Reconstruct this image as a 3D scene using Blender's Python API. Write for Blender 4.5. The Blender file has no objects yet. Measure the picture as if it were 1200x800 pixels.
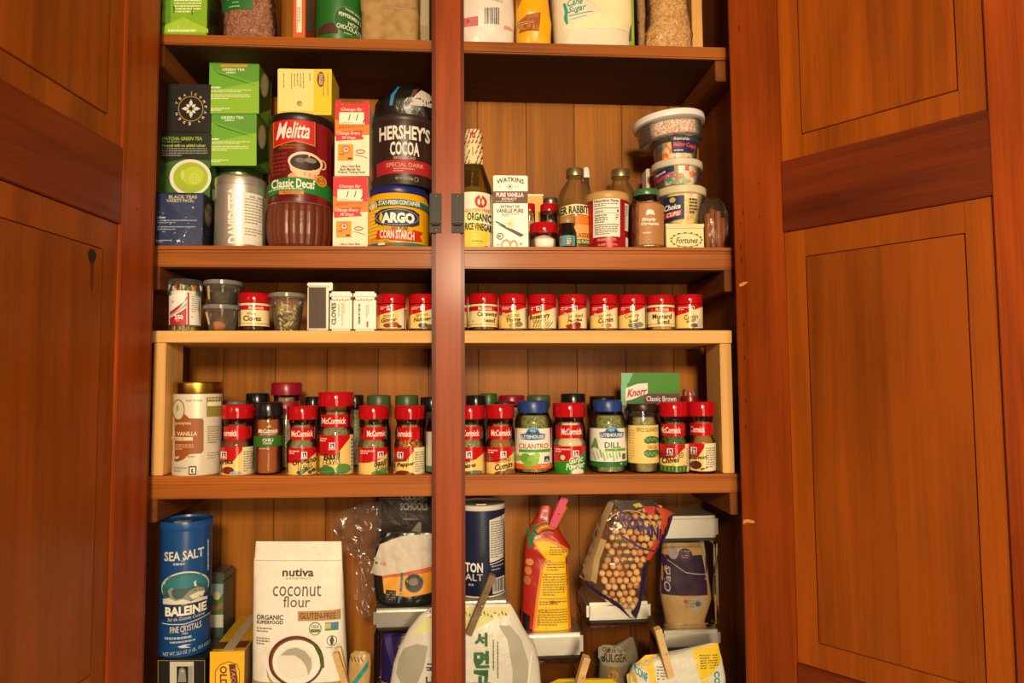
import bpy, bmesh, math, random
from mathutils import Vector, Matrix, noise
from math import sin, cos, pi, sqrt, radians
random.seed(7)
SC = bpy.context.scene
COL = SC.collection
# ------------------------------------------------------------ camera (24 mm lens, solved from the cabinet's edges)
F_PX, PITCH, YAW, ROLL = 800.0, radians(3.5271), radians(3.7477), radians(-0.4045)
CAM = Vector((0.0270, -1.0822, -0.0229))
cF = Vector((sin(YAW)*cos(PITCH), cos(YAW)*cos(PITCH), sin(PITCH)))
_r = Vector((cos(YAW), -sin(YAW), 0)); _u = _r.cross(cF)
cR = _r*cos(ROLL) + _u*sin(ROLL); cU = _u*cos(ROLL) - _r*sin(ROLL)
cd = bpy.data.cameras.new('camera'); cam = bpy.data.objects.new('camera', cd); COL.objects.link(cam)
cd.sensor_width = 36; cd.lens = 36*F_PX/1200; cd.clip_start = 0.02
cam.matrix_world = Matrix(((cR.x, cU.x, -cF.x, CAM.x), (cR.y, cU.y, -cF.y, CAM.y), (cR.z, cU.z, -cF.z, CAM.z), (0, 0, 0, 1)))
SC.camera = cam
# ------------------------------------------------------------ light
w = bpy.data.worlds.new('room'); SC.world = w; w.use_nodes = True
w.node_tree.nodes['Background'].inputs[0].default_value = (1.0, 0.72, 0.46, 1)
w.node_tree.nodes['Background'].inputs[1].default_value = 0.13
def area(name, loc, target, sx, sy, power, col):
    l = bpy.data.lights.new(name, 'AREA'); l.shape = 'RECTANGLE'; l.size = sx; l.size_y = sy; l.energy = power; l.color = col
    o = bpy.data.objects.new(name, l); COL.objects.link(o); o.location = loc
    o.rotation_euler = (Vector(target)-Vector(loc)).to_track_quat('-Z', 'Y').to_euler()
    return o
WARM = (1.0, 0.78, 0.49)
area('tall_window_light', (0.34, -2.7, -0.12), (0.05, 0, 0.05), 0.20, 2.2, 17, WARM)  # unseen window light, stretched down to the floor to brighten the steel lids
area('tall_window_light', (0.72, -2.7, -0.12), (0.05, 0, 0.05), 0.20, 2.2, 17, WARM)  # second strip, added for the double streak on the jars
area('front_area_light', (0.05, -2.15, 0.50), (0.05, 0, 0.05), 0.24, 0.24, 41, WARM)  # unseen frontal source, placed to balance the brightness of the two doors
SC.view_settings.view_transform = 'Standard'; SC.view_settings.look = 'None'
SC.view_settings.gamma = 1; SC.view_settings.use_curve_mapping = False
SC.view_settings.exposure = 0.0
# ------------------------------------------------------------ pixel -> place
def ray(px, py): return (cF + cR*((px-600)/F_PX) + cU*((400-py)/F_PX))
def P(px, py, Y):
    d = ray(px, py); return CAM + d*((Y-CAM.y)/d.y)
def PX(px, py, X):
    d = ray(px, py); return CAM + d*((X-CAM.x)/d.x)
# ------------------------------------------------------------ materials
def lin(c):
    c /= 255.0
    return c/12.92 if c <= 0.04045 else ((c+0.055)/1.055)**2.4
def rgb(h):
    if isinstance(h, str): h = (int(h[0:2], 16), int(h[2:4], 16), int(h[4:6], 16))
    return (lin(h[0]), lin(h[1]), lin(h[2]), 1)
MATS = {}
def newmat(name):
    m = bpy.data.materials.new(name); m.use_nodes = True
    return m, m.node_tree.nodes, m.node_tree.links, m.node_tree.nodes['Principled BSDF']
def plain(h, rough=0.45, metal=0.0, spec=0.5, coat=0.0):
    k = ('p', h, rough, metal, spec, coat)
    if k in MATS: return MATS[k]
    m, N, L, b = newmat('surface_%s_%d' % (h, int(rough*100)))
    b.inputs['Base Color'].default_value = rgb(h); b.inputs['Roughness'].default_value = rough
    b.inputs['Metallic'].default_value = metal; b.inputs['Specular IOR Level'].default_value = spec
    b.inputs['Coat Weight'].default_value = coat; b.inputs['Coat Roughness'].default_value = 0.1
    tc = N.new('ShaderNodeTexCoord'); n = N.new('ShaderNodeTexNoise'); n.inputs['Scale'].default_value = 60
    bp = N.new('ShaderNodeBump'); bp.inputs['Strength'].default_value = 0.06; bp.inputs['Distance'].default_value = 0.002
    L.new(tc.outputs['Object'], n.inputs['Vector']); L.new(n.outputs['Fac'], bp.inputs['Height']); L.new(bp.outputs[0], b.inputs['Normal'])
    MATS[k] = m; return m
def wood(key, light, dark, axis, rough=0.38, coat=0.25, fine=170, knots=0.0):
    k = ('w', key, axis)
    if k in MATS: return MATS[k]
    m, N, L, b = newmat('wood_%s_%s' % (key, axis))
    tc = N.new('ShaderNodeTexCoord'); oi = N.new('ShaderNodeObjectInfo')
    ad = N.new('ShaderNodeVectorMath'); ad.operation = 'ADD'
    sc = N.new('ShaderNodeVectorMath'); sc.operation = 'SCALE'; sc.inputs[0].default_value = (7.3, 5.1, 9.7)
    L.new(oi.outputs['Random'], sc.inputs['Scale']); L.new(tc.outputs['Object'], ad.inputs[0]); L.new(sc.outputs[0], ad.inputs[1])
    def layer(across, along, det, dist):
        mp = N.new('ShaderNodeMapping'); s = [across]*3; s['XYZ'.index(axis)] = along
        mp.inputs['Scale'].default_value = s; L.new(ad.outputs[0], mp.inputs['Vector'])
        n = N.new('ShaderNodeTexNoise'); n.inputs['Scale'].default_value = 1; n.inputs['Detail'].default_value = det
        n.inputs['Distortion'].default_value = dist; L.new(mp.outputs[0], n.inputs['Vector']); return n
    n1 = layer(28, 1.6, 4, 0.9); n2 = layer(fine*2, 5, 3, 0.2); n3 = layer(5, 2.2, 3, 0.5)
    mx = N.new('ShaderNodeMix'); mx.data_type = 'FLOAT'; mx.inputs[0].default_value = 0.32
    L.new(n1.outputs['Fac'], mx.inputs[2]); L.new(n2.outputs['Fac'], mx.inputs[3])
    mx2 = N.new('ShaderNodeMix'); mx2.data_type = 'FLOAT'; mx2.inputs[0].default_value = 0.35
    L.new(mx.outputs[0], mx2.inputs[2]); L.new(n3.outputs['Fac'], mx2.inputs[3])
    r = N.new('ShaderNodeValToRGB'); e = r.color_ramp.elements
    e[0].position = 0.35; e[0].color = rgb(dark); e[1].position = 0.62; e[1].color = rgb(light)
    L.new(mx2.outputs[0], r.inputs[0])
    hv = N.new('ShaderNodeHueSaturation'); vr = N.new('ShaderNodeMapRange')
    vr.inputs[3].default_value = 0.86; vr.inputs[4].default_value = 1.14
    L.new(oi.outputs['Random'], vr.inputs[0]); L.new(vr.outputs[0], hv.inputs['Value']); L.new(r.outputs[0], hv.inputs['Color'])
    L.new(hv.outputs[0], b.inputs['Base Color'])
    rr = N.new('ShaderNodeMapRange'); rr.inputs[3].default_value = rough-0.06; rr.inputs[4].default_value = rough+0.1
    L.new(n3.outputs['Fac'], rr.inputs[0]); L.new(rr.outputs[0], b.inputs['Roughness'])
    b.inputs['Coat Weight'].default_value = coat; b.inputs['Coat Roughness'].default_value = 0.16; b.inputs['Specular IOR Level'].default_value = 0.25
    bp = N.new('ShaderNodeBump'); bp.inputs['Strength'].default_value = 0.12; bp.inputs['Distance'].default_value = 0.001
    L.new(mx.outputs[0], bp.inputs['Height']); L.new(bp.outputs[0], b.inputs['Normal'])
    MATS[k] = m; return m
def grain(key, cols, scale=400, rough=0.6, bump=0.5, vor=True):
    k = ('g', key)
    if k in MATS: return MATS[k]
    m, N, L, b = newmat('grain_'+key)
    tc = N.new('ShaderNodeTexCoord')
    if vor:
        v = N.new('ShaderNodeTexVoronoi'); v.inputs['Scale'].default_value = scale; L.new(tc.outputs['Object'], v.inputs['Vector'])
        sp = N.new('ShaderNodeSeparateColor'); L.new(v.outputs['Color'], sp.inputs[0]); fac = sp.outputs[0]; ht = v.outputs['Distance']
    else:
        v = N.new('ShaderNodeTexNoise'); v.inputs['Scale'].default_value = scale; v.inputs['Detail'].default_value = 4
        L.new(tc.outputs['Object'], v.inputs['Vector']); fac = ht = v.outputs['Fac']
    r = N.new('ShaderNodeValToRGB'); e = r.color_ramp.elements
    n = len(cols)
    while len(e) < n: e.new(0.5)
    for i, c in enumerate(cols): e[i].position = i/(n-1) if vor else 0.32+0.36*i/(n-1); e[i].color = rgb(c)
    L.new(fac, r.inputs[0]); L.new(r.outputs[0], b.inputs['Base Color'])
    bp = N.new('ShaderNodeBump'); bp.inputs['Strength'].default_value = bump; bp.inputs['Distance'].default_value = 0.002
    bp.invert = vor
    L.new(ht, bp.inputs['Height']); L.new(bp.outputs[0], b.inputs['Normal']); b.inputs['Roughness'].default_value = rough
    MATS[k] = m; return m
def glass(key='clear', tint='f4f2ec', haze=0.0, rough=0.06, hazecol='e8e4dc', ior=1.45, wrinkle=0.0):
    k = ('glass', key)
    if k in MATS: return MATS[k]
    m, N, L, b = newmat('glass_'+key); N.remove(b); out = N['Material Output']
    t = N.new('ShaderNodeBsdfTransparent'); t.inputs[0].default_value = rgb(tint)
    g = N.new('ShaderNodeBsdfGlossy'); g.inputs['Roughness'].default_value = rough
    f = N.new('ShaderNodeFresnel'); f.inputs[0].default_value = ior
    tc = N.new('ShaderNodeTexCoord'); n = N.new('ShaderNodeTexNoise'); n.inputs['Scale'].default_value = 45; n.inputs['Detail'].default_value = 2
    n.inputs['Distortion'].default_value = 0.8 if wrinkle else 0
    L.new(tc.outputs['Object'], n.inputs['Vector'])
    bp = N.new('ShaderNodeBump'); bp.inputs['Strength'].default_value = wrinkle or 0.03; bp.inputs['Distance'].default_value = 0.01
    L.new(n.outputs['Fac'], bp.inputs['Height']); L.new(bp.outputs[0], g.inputs['Normal']); L.new(bp.outputs[0], f.inputs['Normal'])
    mx = N.new('ShaderNodeMixShader'); L.new(f.outputs[0], mx.inputs[0]); L.new(t.outputs[0], mx.inputs[1]); L.new(g.outputs[0], mx.inputs[2])
    last = mx
    if haze:
        d = N.new('ShaderNodeBsdfDiffuse'); d.inputs[0].default_value = rgb(hazecol)
        m2 = N.new('ShaderNodeMixShader'); m2.inputs[0].default_value = haze
        L.new(mx.outputs[0], m2.inputs[1]); L.new(d.outputs[0], m2.inputs[2]); last = m2
    L.new(last.outputs[0], out.inputs['Surface'])
    MATS[k] = m; return m
# ------------------------------------------------------------ mesh building
class MB:
    def __init__(s): s.v = []; s.f = []; s.m = []; s.sm = []; s.mats = []
    def mi(s, mat):
        if mat not in s.mats: s.mats.append(mat)
        return s.mats.index(mat)
    def add(s, vs, fs, mat, smooth=False):
        o = len(s.v); k = s.mi(mat); s.v += [tuple(v) for v in vs]
        for f in fs: s.f.append(tuple(i+o for i in f)); s.m.append(k); s.sm.append(smooth)
    def bm(s, bm, mat, smooth=False, fn=None):
        bm.verts.ensure_lookup_table(); bm.verts.index_update()
        s.add([fn(v.co) if fn else v.co for v in bm.verts], [[v.index for v in f.verts] for f in bm.faces], mat, smooth); bm.free()
    def box(s, x0, x1, y0, y1, z0, z1, mat, bev=0.0, fn=None):
        b = bmesh.new(); bmesh.ops.create_cube(b, size=1)
        for v in b.verts: v.co = Vector((x0+(v.co.x+.5)*(x1-x0), y0+(v.co.y+.5)*(y1-y0), z0+(v.co.z+.5)*(z1-z0)))
        if bev: bmesh.ops.bevel(b, geom=b.edges[:], offset=bev, segments=2, affect='EDGES', clamp_overlap=True)
        s.bm(b, mat, False, fn)
    def hexa(s, pts, mat, bev=0.0):   # 8 corners: bottom 4 ccw, top 4 ccw
        b = bmesh.new(); vs = [b.verts.new(p) for p in pts]
        for f in ((3,2,1,0),(4,5,6,7),(0,1,5,4),(1,2,6,5),(2,3,7,6),(3,0,4,7)): b.faces.new([vs[i] for i in f])
        if bev: bmesh.ops.bevel(b, geom=b.edges[:], offset=bev, segments=2, affect='EDGES', clamp_overlap=True)
        s.bm(b, mat)
    def lathe(s, prof, mat, n=28, smooth=True, c=(0, 0), capb=True, capt=True, sx=1, sy=1, rf=None):
        vs = []; fs = []
        for (r, z) in prof:
            for i in range(n):
                a = 2*pi*i/n; q = r*(rf(a, z) if rf else 1); vs.append((c[0]+q*sin(a)*sx, c[1]-q*cos(a)*sy, z))
        for j in range(len(prof)-1):
            for i in range(n): k = (i+1) % n; fs.append((j*n+i, j*n+k, (j+1)*n+k, (j+1)*n+i))
        if capb: fs.append(tuple(range(n-1, -1, -1)))
        if capt: fs.append(tuple((len(prof)-1)*n+i for i in range(n)))
        s.add(vs, fs, mat, smooth)
    def tube(s, pts, r, mat, n=8):
        pts = [Vector(p) for p in pts]; vs = []; fs = []
        for j, p in enumerate(pts):
            d = (pts[min(j+1, len(pts)-1)]-pts[max(j-1, 0)]).normalized()
            a = d.cross(Vector((0, 0, 1)) if abs(d.z) < .9 else Vector((1, 0, 0))).normalized(); b = d.cross(a)
            for i in range(n): t = 2*pi*i/n; vs.append(p+a*(r*cos(t))+b*(r*sin(t)))
        for j in range(len(pts)-1):
            for i in range(n): k = (i+1) % n; fs.append((j*n+i, j*n+k, (j+1)*n+k, (j+1)*n+i))
        fs.append(tuple(range(n-1, -1, -1))); fs.append(tuple((len(pts)-1)*n+i for i in range(n)))
        s.add(vs, fs, mat, True)
    def build(s, name, parent=None, kind=None, label=None):
        me = bpy.data.meshes.new(name); me.from_pydata(s.v, [], s.f)
        for m in s.mats: me.materials.append(m)
        me.polygons.foreach_set('material_index', s.m); me.polygons.foreach_set('use_smooth', s.sm); me.update()
        bm = bmesh.new(); bm.from_mesh(me); bmesh.ops.recalc_face_normals(bm, faces=bm.faces); bm.to_mesh(me); bm.free()
        if any(s.sm): me.set_sharp_from_angle(angle=radians(38))
        o = bpy.data.objects.new(name, me); COL.objects.link(o)
        if parent: o.parent = parent
        if kind: o['kind'] = kind
        if label: o['label'] = label
        return o
def thing(name, label, cat, loc=(0, 0, 0), rz=0.0, group=None):
    o = bpy.data.objects.new(name, None); COL.objects.link(o); o.empty_display_size = 0.02
    o.location = loc; o.rotation_euler = (0, 0, rz); o['label'] = label; o['category'] = cat
    if group: o['group'] = group
    return o
def part(parent, name, label=None):
    o = bpy.data.objects.new(name, None); COL.objects.link(o); o.parent = parent; o.empty_display_size = 0.02
    if label: o['label'] = label
    return o
# ------------------------------------------------------------ the cabinet
W_STILE = lambda a: wood('red_stile', 'a6460e', '702a06', a, 0.42, 0.08)
W_RAIL = lambda a: wood('red_rail', '82330e', '521c06', a, 0.45, 0.06)
W_PANEL = lambda a: wood('orange_panel', 'a44e0a', '763604', a, 0.42, 0.08)
W_SHELF = lambda a: wood('shelf', 'b4641e', '80400e', a, 0.45, 0.05)
W_SIDE = lambda a: wood('inside', '8a4a18', '562a0c', a, 0.55, 0.0)
W_BACK = lambda a: wood('back', 'b46e1e', '7a450b', a, 0.5, 0.04)
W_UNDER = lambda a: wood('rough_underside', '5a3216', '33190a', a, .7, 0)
W_RAW = lambda a: wood('raw_pine', 'eab972', 'c68e48', a, 0.55, 0.0)
DEPTH = 0.1935
XS = 0.478                      # inner half width
cab = thing('pantry_cabinet', 'built-in orange varnished pine pantry cabinet with two open panelled doors', 'cabinet', (0, 0, -0.60))
def cb(mb, name, parent=None, label=None):          # cabinet parts are written in world metres
    o = mb.build(name, parent or cab, None, label)
    if (parent or cab) is cab: o.location = (0, 0, 0.60)
    return o
ZB, ZT = -0.60, 1.20
for s in (-1, 1):
    m = MB(); m.box(s*XS, s*(XS+0.02), -0.03, DEPTH+0.02, ZB, ZT, W_SIDE('Z')); cb(m, 'side_panel')
m = MB(); m.box(-XS-.02, XS+.02, -0.02, DEPTH+.02, ZT, ZT+.02, W_SIDE('X')); cb(m, 'top_panel')
m = MB(); m.box(-XS-.02, XS+.02, DEPTH+.013, DEPTH+.025, ZB, ZT, W_SIDE('Z')); cb(m, 'back_panel')
# back planks, joints read off the photograph
jx = [P(x, 430, DEPTH).x for x in (262, 323, 383, 443)]
pit = (jx[-1]-jx[0])/3; x = jx[0]-3*pit
while x < XS:
    a, b = max(x, -XS)+.0006, min(x+pit, XS)-.0006
    if b-a > .004:
        m = MB(); m.box(a, b, DEPTH, DEPTH+.012, ZB, ZT, W_BACK('Z'), .0012); cb(m, 'back_plank')
    x += pit
# shelves: pixel ends (left, right) of top and bottom front edge at the shelf-front plane Y = 0
SH = {}
def shelf_fn(pl, pr):
    a = P(pl[0], pl[1], 0); b = P(pr[0], pr[1], 0)
    return lambda X: a.z + (b.z-a.z)*(X-a.x)/(b.x-a.x)
def board(name, top, bot, y0, y1, mat, x0=-XS, x1=XS, bev=.002, parent=None):
    m = MB(); m.hexa([(x0, y0, bot(x0)), (x1, y0, bot(x1)), (x1, y1, bot(x1)), (x0, y1, bot(x0)),
                      (x0, y0, top(x0)), (x1, y0, top(x1)), (x1, y1, top(x1)), (x0, y1, top(x0))], mat, bev)
    return cb(m, name, parent)
SH[1] = shelf_fn((186, 39), (848, 55)); s1b = shelf_fn((186, 51.5), (848, 70))
SH[2] = shelf_fn((177, 287.5), (862, 290)); s2m = shelf_fn((177, 295.5), (862, 297)); s2b = shelf_fn((177, 312), (862, 316))
SH[3] = shelf_fn((174, 387.5), (858, 387)); s3b = shelf_fn((174, 401), (858, 402))
SH[4] = shelf_fn((174, 558), (868, 555)); s4m = shelf_fn((174, 567), (868, 562)); s4b = shelf_fn((174, 585), (868, 577))
SH[5] = shelf_fn((174, 880), (868, 868)); s5b = lambda X: SH[5](X)-.02
board('shelf', SH[1], lambda X: s1b(X)+.0012, 0, DEPTH, W_SHELF('X'))
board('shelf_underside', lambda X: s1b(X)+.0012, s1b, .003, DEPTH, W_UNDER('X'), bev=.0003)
for t, mid, b in ((SH[2], s2m, s2b), (SH[4], s4m, s4b)):
    board('shelf', t, mid, -.004, DEPTH, W_SHELF('X'), bev=.004)
    board('shelf_edge_board', mid, b, 0, .022, W_SHELF('X'))
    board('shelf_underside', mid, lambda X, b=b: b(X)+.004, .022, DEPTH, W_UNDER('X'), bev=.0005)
board('shelf', SH[5], s5b, 0, DEPTH, W_SHELF('X'))
# cleats that carry the shelves
for b, pl, pr, py in ((s1b, 192, 838, 70), (s2b, 187, 849, 330), (s4b, 184, 856, 597)):
    for s, px in ((-1, pl), (1, pr)):
        X = s*XS; Xi = P(px, py, .003).x; zt = b(X)-.0003; m = MB()
        m.hexa([(X, .003, zt-.035), (Xi, .003, zt-.035), (Xi, DEPTH, zt-.035), (X, DEPTH, zt-.035), (X, .003, zt), (Xi, .003, zt), (Xi, DEPTH, zt), (X, DEPTH, zt)], W_SIDE('Y'), .001)
        cb(m, 'cleat')
# pine strip standing on the top shelf at the right wall
a = P(811.5, 40, .03).x; b = P(823.5, 40, .03).x
m = MB(); m.box(a, b, .03, .12, SH[1](a)+.0003, ZT-.02, W_RAW('Z'), .001); cb(m, 'upright_strip')
# middle post with beaded edges and iron catches
XA, XB = -.0282, .0229
m = MB(); m.box(XA+.0065, XB-.0058, -.022, -.0045, ZB, ZT, W_STILE('Z'), .0012); mull = cb(m, 'centre_post')
for a, b in ((XA, XA+.0042), (XB-.0038, XB)):
    m = MB(); m.box(a, b, -.0205, -.0045, ZB, ZT, W_RAIL('Z'), .0016); cb(m, 'bead_moulding')
m = MB(); m.box(XA+.003, XB-.003, -.016, -.0045, ZB, ZT, W_RAIL('Z')); cb(m, 'post_core')
IRON = plain('1e1a18', .5, .35)
for a, b in ((503.5, 517.5), (529, 543.5)):
    p0 = P(a, 273, -.022); p1 = P(b, 227, -.022)
    c = (p0+p1)/2; hw = (p1.x-p0.x)/2; hh = (p1.z-p0.z)/2
    m = MB(); m.box(c.x-hw, c.x+hw, -.0245, -.0221, c.z-hh, c.z+hh, IRON, .0006)
    o = m.build('latch_catch', cab); o.location = (0, 0, .60); m = MB()
    ins = .0035
    m.box(c.x-hw+ins*.4, c.x+hw-ins*.4, -.033, -.0245, c.z-hh+.0115, c.z+hh-.0085, IRON, .002); m.build('keeper', o)
    for z in (c.z-hh+.005, c.z+hh-.004):
        m = MB(); m.lathe([(.0026, -.0004), (.0024, .0004), (.0012, .0009)], plain('6a4a34', .4, .8), 12)
        for i, v in enumerate(m.v): m.v[i] = (c.x+v[0], -.0247-v[2], z+v[1])
        q = m.build('screw', o)
        m = MB(); m.box(c.x-.0019, c.x+.0019, -.0258, -.0254, z-.0003, z+.0003, IRON, fn=lambda v, cx=c.x, cz=z: Vector((cx+(v.x-cx)*.8-(v.z-cz)*.6, v.y, cz+(v.x-cx)*.6+(v.z-cz)*.8)))
# doors
W_ST, MARG, PANW = .0794, .0326, .265
zA, zB, zC, zD, zE = .3445, .3088, .2015, .1596, -.3928
def door(hx, hy, phi, vis, label):
    d = part(cab, 'door', label); d.location = (hx, hy, .60); d.rotation_euler = (0, 0, phi)
    T = .024
    def y(a): return vis*a            # a measured from the visible face plane, positive towards the viewer
    def bx(name, u0, u1, z0, z1, a0, a1, mat, bev=.0012):
        m = MB(); m.box(u0, u1, min(y(a0), y(a1)), max(y(a0), y(a1)), z0, z1, mat, bev); return m.build(name, d)
    z0, z1 = zE-MARG-.11, ZT-.02
    WD = 2*W_ST+PANW
    bx('stile', 0, W_ST, z0, z1, -T, 0, W_STILE('Z')); bx('stile', WD-W_ST, WD, z0, z1, -T, 0, W_STILE('Z'))
    for a, b in ((zC, zB), (z0, zE-MARG-.004), (z1-.09, z1)): bx('rail', W_ST+.0004, WD-W_ST-.0004, a, b, -T, -.0002, W_RAIL('X'))
    for lo, hi in ((zE-MARG-.004, zC), (zB, z1-.09)):
        bx('panel', W_ST-.004, WD-W_ST+.004, lo-.003, hi+.003, -T+.006, -.010, W_PANEL('Z'), .0004)
        flo = zE if lo < 0 else zA; fhi = zD if lo < 0 else hi-MARG
        u0, u1 = W_ST+MARG, WD-W_ST-MARG; g = .0014
        bx('panel_field', u0, u1, flo, fhi, -.0102, -.0035, W_PANEL('Z'), .0008)
        for a, b, c, e_, mt in ((W_ST+.0008, u0-g, lo+.0008, hi-.0008, 'Z'), (u1+g, WD-W_ST-.0008, lo+.0008, hi-.0008, 'Z'), (u0-g+.0001, u1+g-.0001, lo+.0008, flo-g, 'Z'), (u0-g+.0001, u1+g-.0001, fhi+g, hi-.0008, 'Z')):
            bx('panel_margin', a, b, c, e_, -.0102, -.0045, W_PANEL(mt), .0003)
    pm = plain('5a2a10', .6)
    for u in (W_ST*.55, WD-W_ST*.45):
        for z in (zB-.025, zC+.03):
            m = MB(); m.box(u-.0016, u+.0016, y(.0004) if vis < 0 else y(-.001), y(-.001) if vis < 0 else y(.0004), z-.0022, z+.0022, pm, .0005); m.build('peg', d)
    return d
la, ra = .1027, .6644
dL = door(-.4427, -.0359, math.atan2(-cos(la), -sin(la)), 1, 'panelled cabinet door with a dark knot, opened square to the shelves')
dR = door(.4513, -.0341, math.atan2(-cos(ra), sin(ra)), -1, 'panelled cabinet door with pale gouges, swung wide open')
def door_mark(d, hx, hy, u, n, depth, pts, mat, name):
    p0 = Vector((hx, hy, 0))+n*(depth+.0003); inv = d.matrix_basis.inverted(); m = MB(); vs = []
    for px, py in pts:
        r_ = ray(px, py); q = CAM+r_*((p0-CAM).dot(n)/r_.dot(n)); q.z += .60; vs.append(inv @ Vector((q.x, q.y, q.z)))
    m.add(vs, [tuple(range(len(vs)))], mat); o = m.build(name, d); return o
KN = plain('1e0a04', .6); GOUGE = plain('d89a4a', .7)
nL = Vector((cos(la), -sin(la), 0)); nR = Vector((-cos(ra), -sin(ra), 0))
door_mark(dL, -.4427, -.0359, None, nL, -.0034, [(103, 296), (106, 291), (110, 292), (113, 298), (111, 306), (107, 310), (104, 304)], KN, 'knot')
door_mark(dL, -.4427, -.0359, None, nL, -.0034, [(106, 310), (110, 308), (109, 330), (107.5, 348), (106, 330)], plain('5a2208', .5), 'knot_streak')
for pts in ([(871, 609), (876, 608), (884, 610), (884, 613), (876, 612), (871, 614)], [(866, 333), (872, 330), (877, 330), (872, 334), (867, 336)]):
    door_mark(dR, .4513, -.0341, None, nR, 0, pts, GOUGE, 'gouge')
for i_, (x_, y_) in enumerate(((868, 262), (868, 290), (869, 305), (872, 380), (873, 420), (874, 470), (874, 500), (866, 33), (871, 250))):
    door_mark(dR, .4513, -.0341, None, nR, 0, [(x_-.6, y_-3-i_ % 3), (x_+.6, y_-1), (x_+.4, y_+2+i_ % 4), (x_-.6, y_+1)], KN, 'nick')
# face frame lip behind the doors, and the plain wall the cabinet is built into
for s, h in ((-1, .4427), (1, .4513)):
    m = MB(); a, b = sorted((s*(h+.001), s*(XS+.03))); m.box(a, b, -.0335, -.0305, ZB, ZT, W_STILE('Z')); cb(m, 'face_frame')
for s, nm in ((-1, 'wall_left'), (1, 'wall_right')):
    m = MB(); a, b = sorted((s*(XS+.031), s*1.6)); m.box(a, b, .0, .03, ZB, ZT, plain('d8c8a4', .8)); o = m.build(nm); o['kind'] = 'structure'
# shelf insert of raw pine standing on the fourth shelf
x0i = P(174.5, 395, 0).x; x1i = P(858, 395, 0).x
ins = thing('shelf_riser', 'unfinished pale pine shelf riser on two end posts', 'shelf', ((x0i+x1i)/2, .09, SH[4](0)))
def iw(m, name):
    o = m.build(name, ins); o.location = -Vector(ins.location); return o
m = MB(); x0i = max(x0i, -XS+.0006)
m.hexa([(x0i, .001, s3b(x0i)), (x1i, .001, s3b(x1i)), (x1i, DEPTH-.002, s3b(x1i)), (x0i, DEPTH-.002, s3b(x0i)), (x0i, .001, SH[3](x0i)), (x1i, .001, SH[3](x1i)), (x1i, DEPTH-.002, SH[3](x1i)), (x0i, DEPTH-.002, SH[3](x0i))], W_RAW('X'), .0008)
iw(m, 'shelf_board')
for a, b in ((178.5, 192.5), (845.5, 859)):
    xa, xb = P(a, 480, .004).x, P(b, 480, .004).x; m = MB()
    m.box(max(xa, -XS+.001), xb, .004, .07, SH[4](xa)+.0004, s3b(xa)-.0004, W_RAW('Z'), .001); iw(m, 'post')
# ------------------------------------------------------------ printed shapes, written in photograph pixels and laid on a thing's surface
TXT = {}
def text_mesh(s, bold, shear):
    k = (s, bold, shear)
    if k in TXT: return TXT[k]
    cu = bpy.data.curves.new('lettering', 'FONT'); cu.body = s; cu.offset = 0.017*bold; cu.shear = shear; cu.resolution_u = 2
    ob = bpy.data.objects.new('lettering', cu); me = bpy.data.meshes.new_from_object(ob)
    vs = [(v.co.x, v.co.y) for v in me.vertices]; fs = [tuple(p.vertices) for p in me.polygons]
    bpy.data.objects.remove(ob); bpy.data.curves.remove(cu); bpy.data.meshes.remove(me)
    x0 = min(v[0] for v in vs); x1 = max(v[0] for v in vs); y0 = min(v[1] for v in vs); y1 = max(v[1] for v in vs)
    TXT[k] = ([((x-x0)/(x1-x0), (y-y0)/(y1-y0)) for x, y in vs], fs); return TXT[k]
def R(x0, y0, x1, y1, c): return ([(x0, y0), (x1, y0), (x1, y1), (x0, y1)], [(0, 1, 2, 3)], c)
def G(pts, c): return (list(pts), [tuple(range(len(pts)))], c)
def E(cx, cy, rx, ry, c, n=20): return ([(cx+rx*cos(2*pi*i/n), cy+ry*sin(2*pi*i/n)) for i in range(n)], [tuple(range(n))], c)
def O(cx, cy, rx, ry, w, c, n=24, a0=0, a1=2*pi):
    full = abs(a1-a0-2*pi) < 1e-6; k = n if full else n+1; vs = []
    for i in range(k):
        a = a0+(a1-a0)*i/n; vs += [(cx+rx*cos(a), cy+ry*sin(a)), (cx+(rx-w)*cos(a), cy+(ry-w)*sin(a))]
    return (vs, [(2*i, 2*i+1, 2*((i+1) % k)+1, 2*((i+1) % k)) for i in range(n)], c)
def T(s, x0, y0, x1, y1, c, b=1, sh=0.0, rot=0, sl=0.0, arc=0.0):
    vs, fs = text_mesh(s, b, sh); out = []
    for a, t in vs:
        if rot == 0: x = x0+a*(x1-x0); y = y1-t*(y1-y0)
        elif rot == 1: x = x1-t*(x1-x0); y = y1-a*(y1-y0)      # reads upwards
        else: x = x0+t*(x1-x0); y = y0+a*(y1-y0)                                                                        # reads downwards
        if rot == 0: y += sl*(a-.5)+arc*(4*(a-.5)**2)
        out.append((x, y))
    return (out, fs, c)
def L(x0, y0, x1, y1, n, c, fill=.5, seed=0, rot=0):
    rn = random.Random(seed*31+n); vs = []; fs = []
    A, B, C_, D_ = (x0, x1, y0, y1) if not rot else (y0, y1, x0, x1)
    h = (D_-C_)/n
    for i in range(n):
        a = A; end = A+(B-A)*(1 if i < n-1 else rn.uniform(.4, .8)); y = C_+i*h
        while a < end-.4:
            w_ = min(rn.uniform(1.2, 4.5), end-a); o = len(vs)
            q = [(a, y), (a+w_, y), (a+w_, y+h*fill), (a, y+h*fill)]
            vs += q if not rot else [(t, s_) for s_, t in q]; fs.append((o, o+1, o+2, o+3)); a += w_+.7
    return (vs, fs, c)
class Item:
    """where a thing stands: base point, size, and the map from a photograph pixel to its surface"""
    pass
def loc_of(it, p):
    d = p-it.loc; c, s = cos(-it.rz), sin(-it.rz)
    return Vector((d.x*c-d.y*s, d.x*s+d.y*c, d.z))
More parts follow.
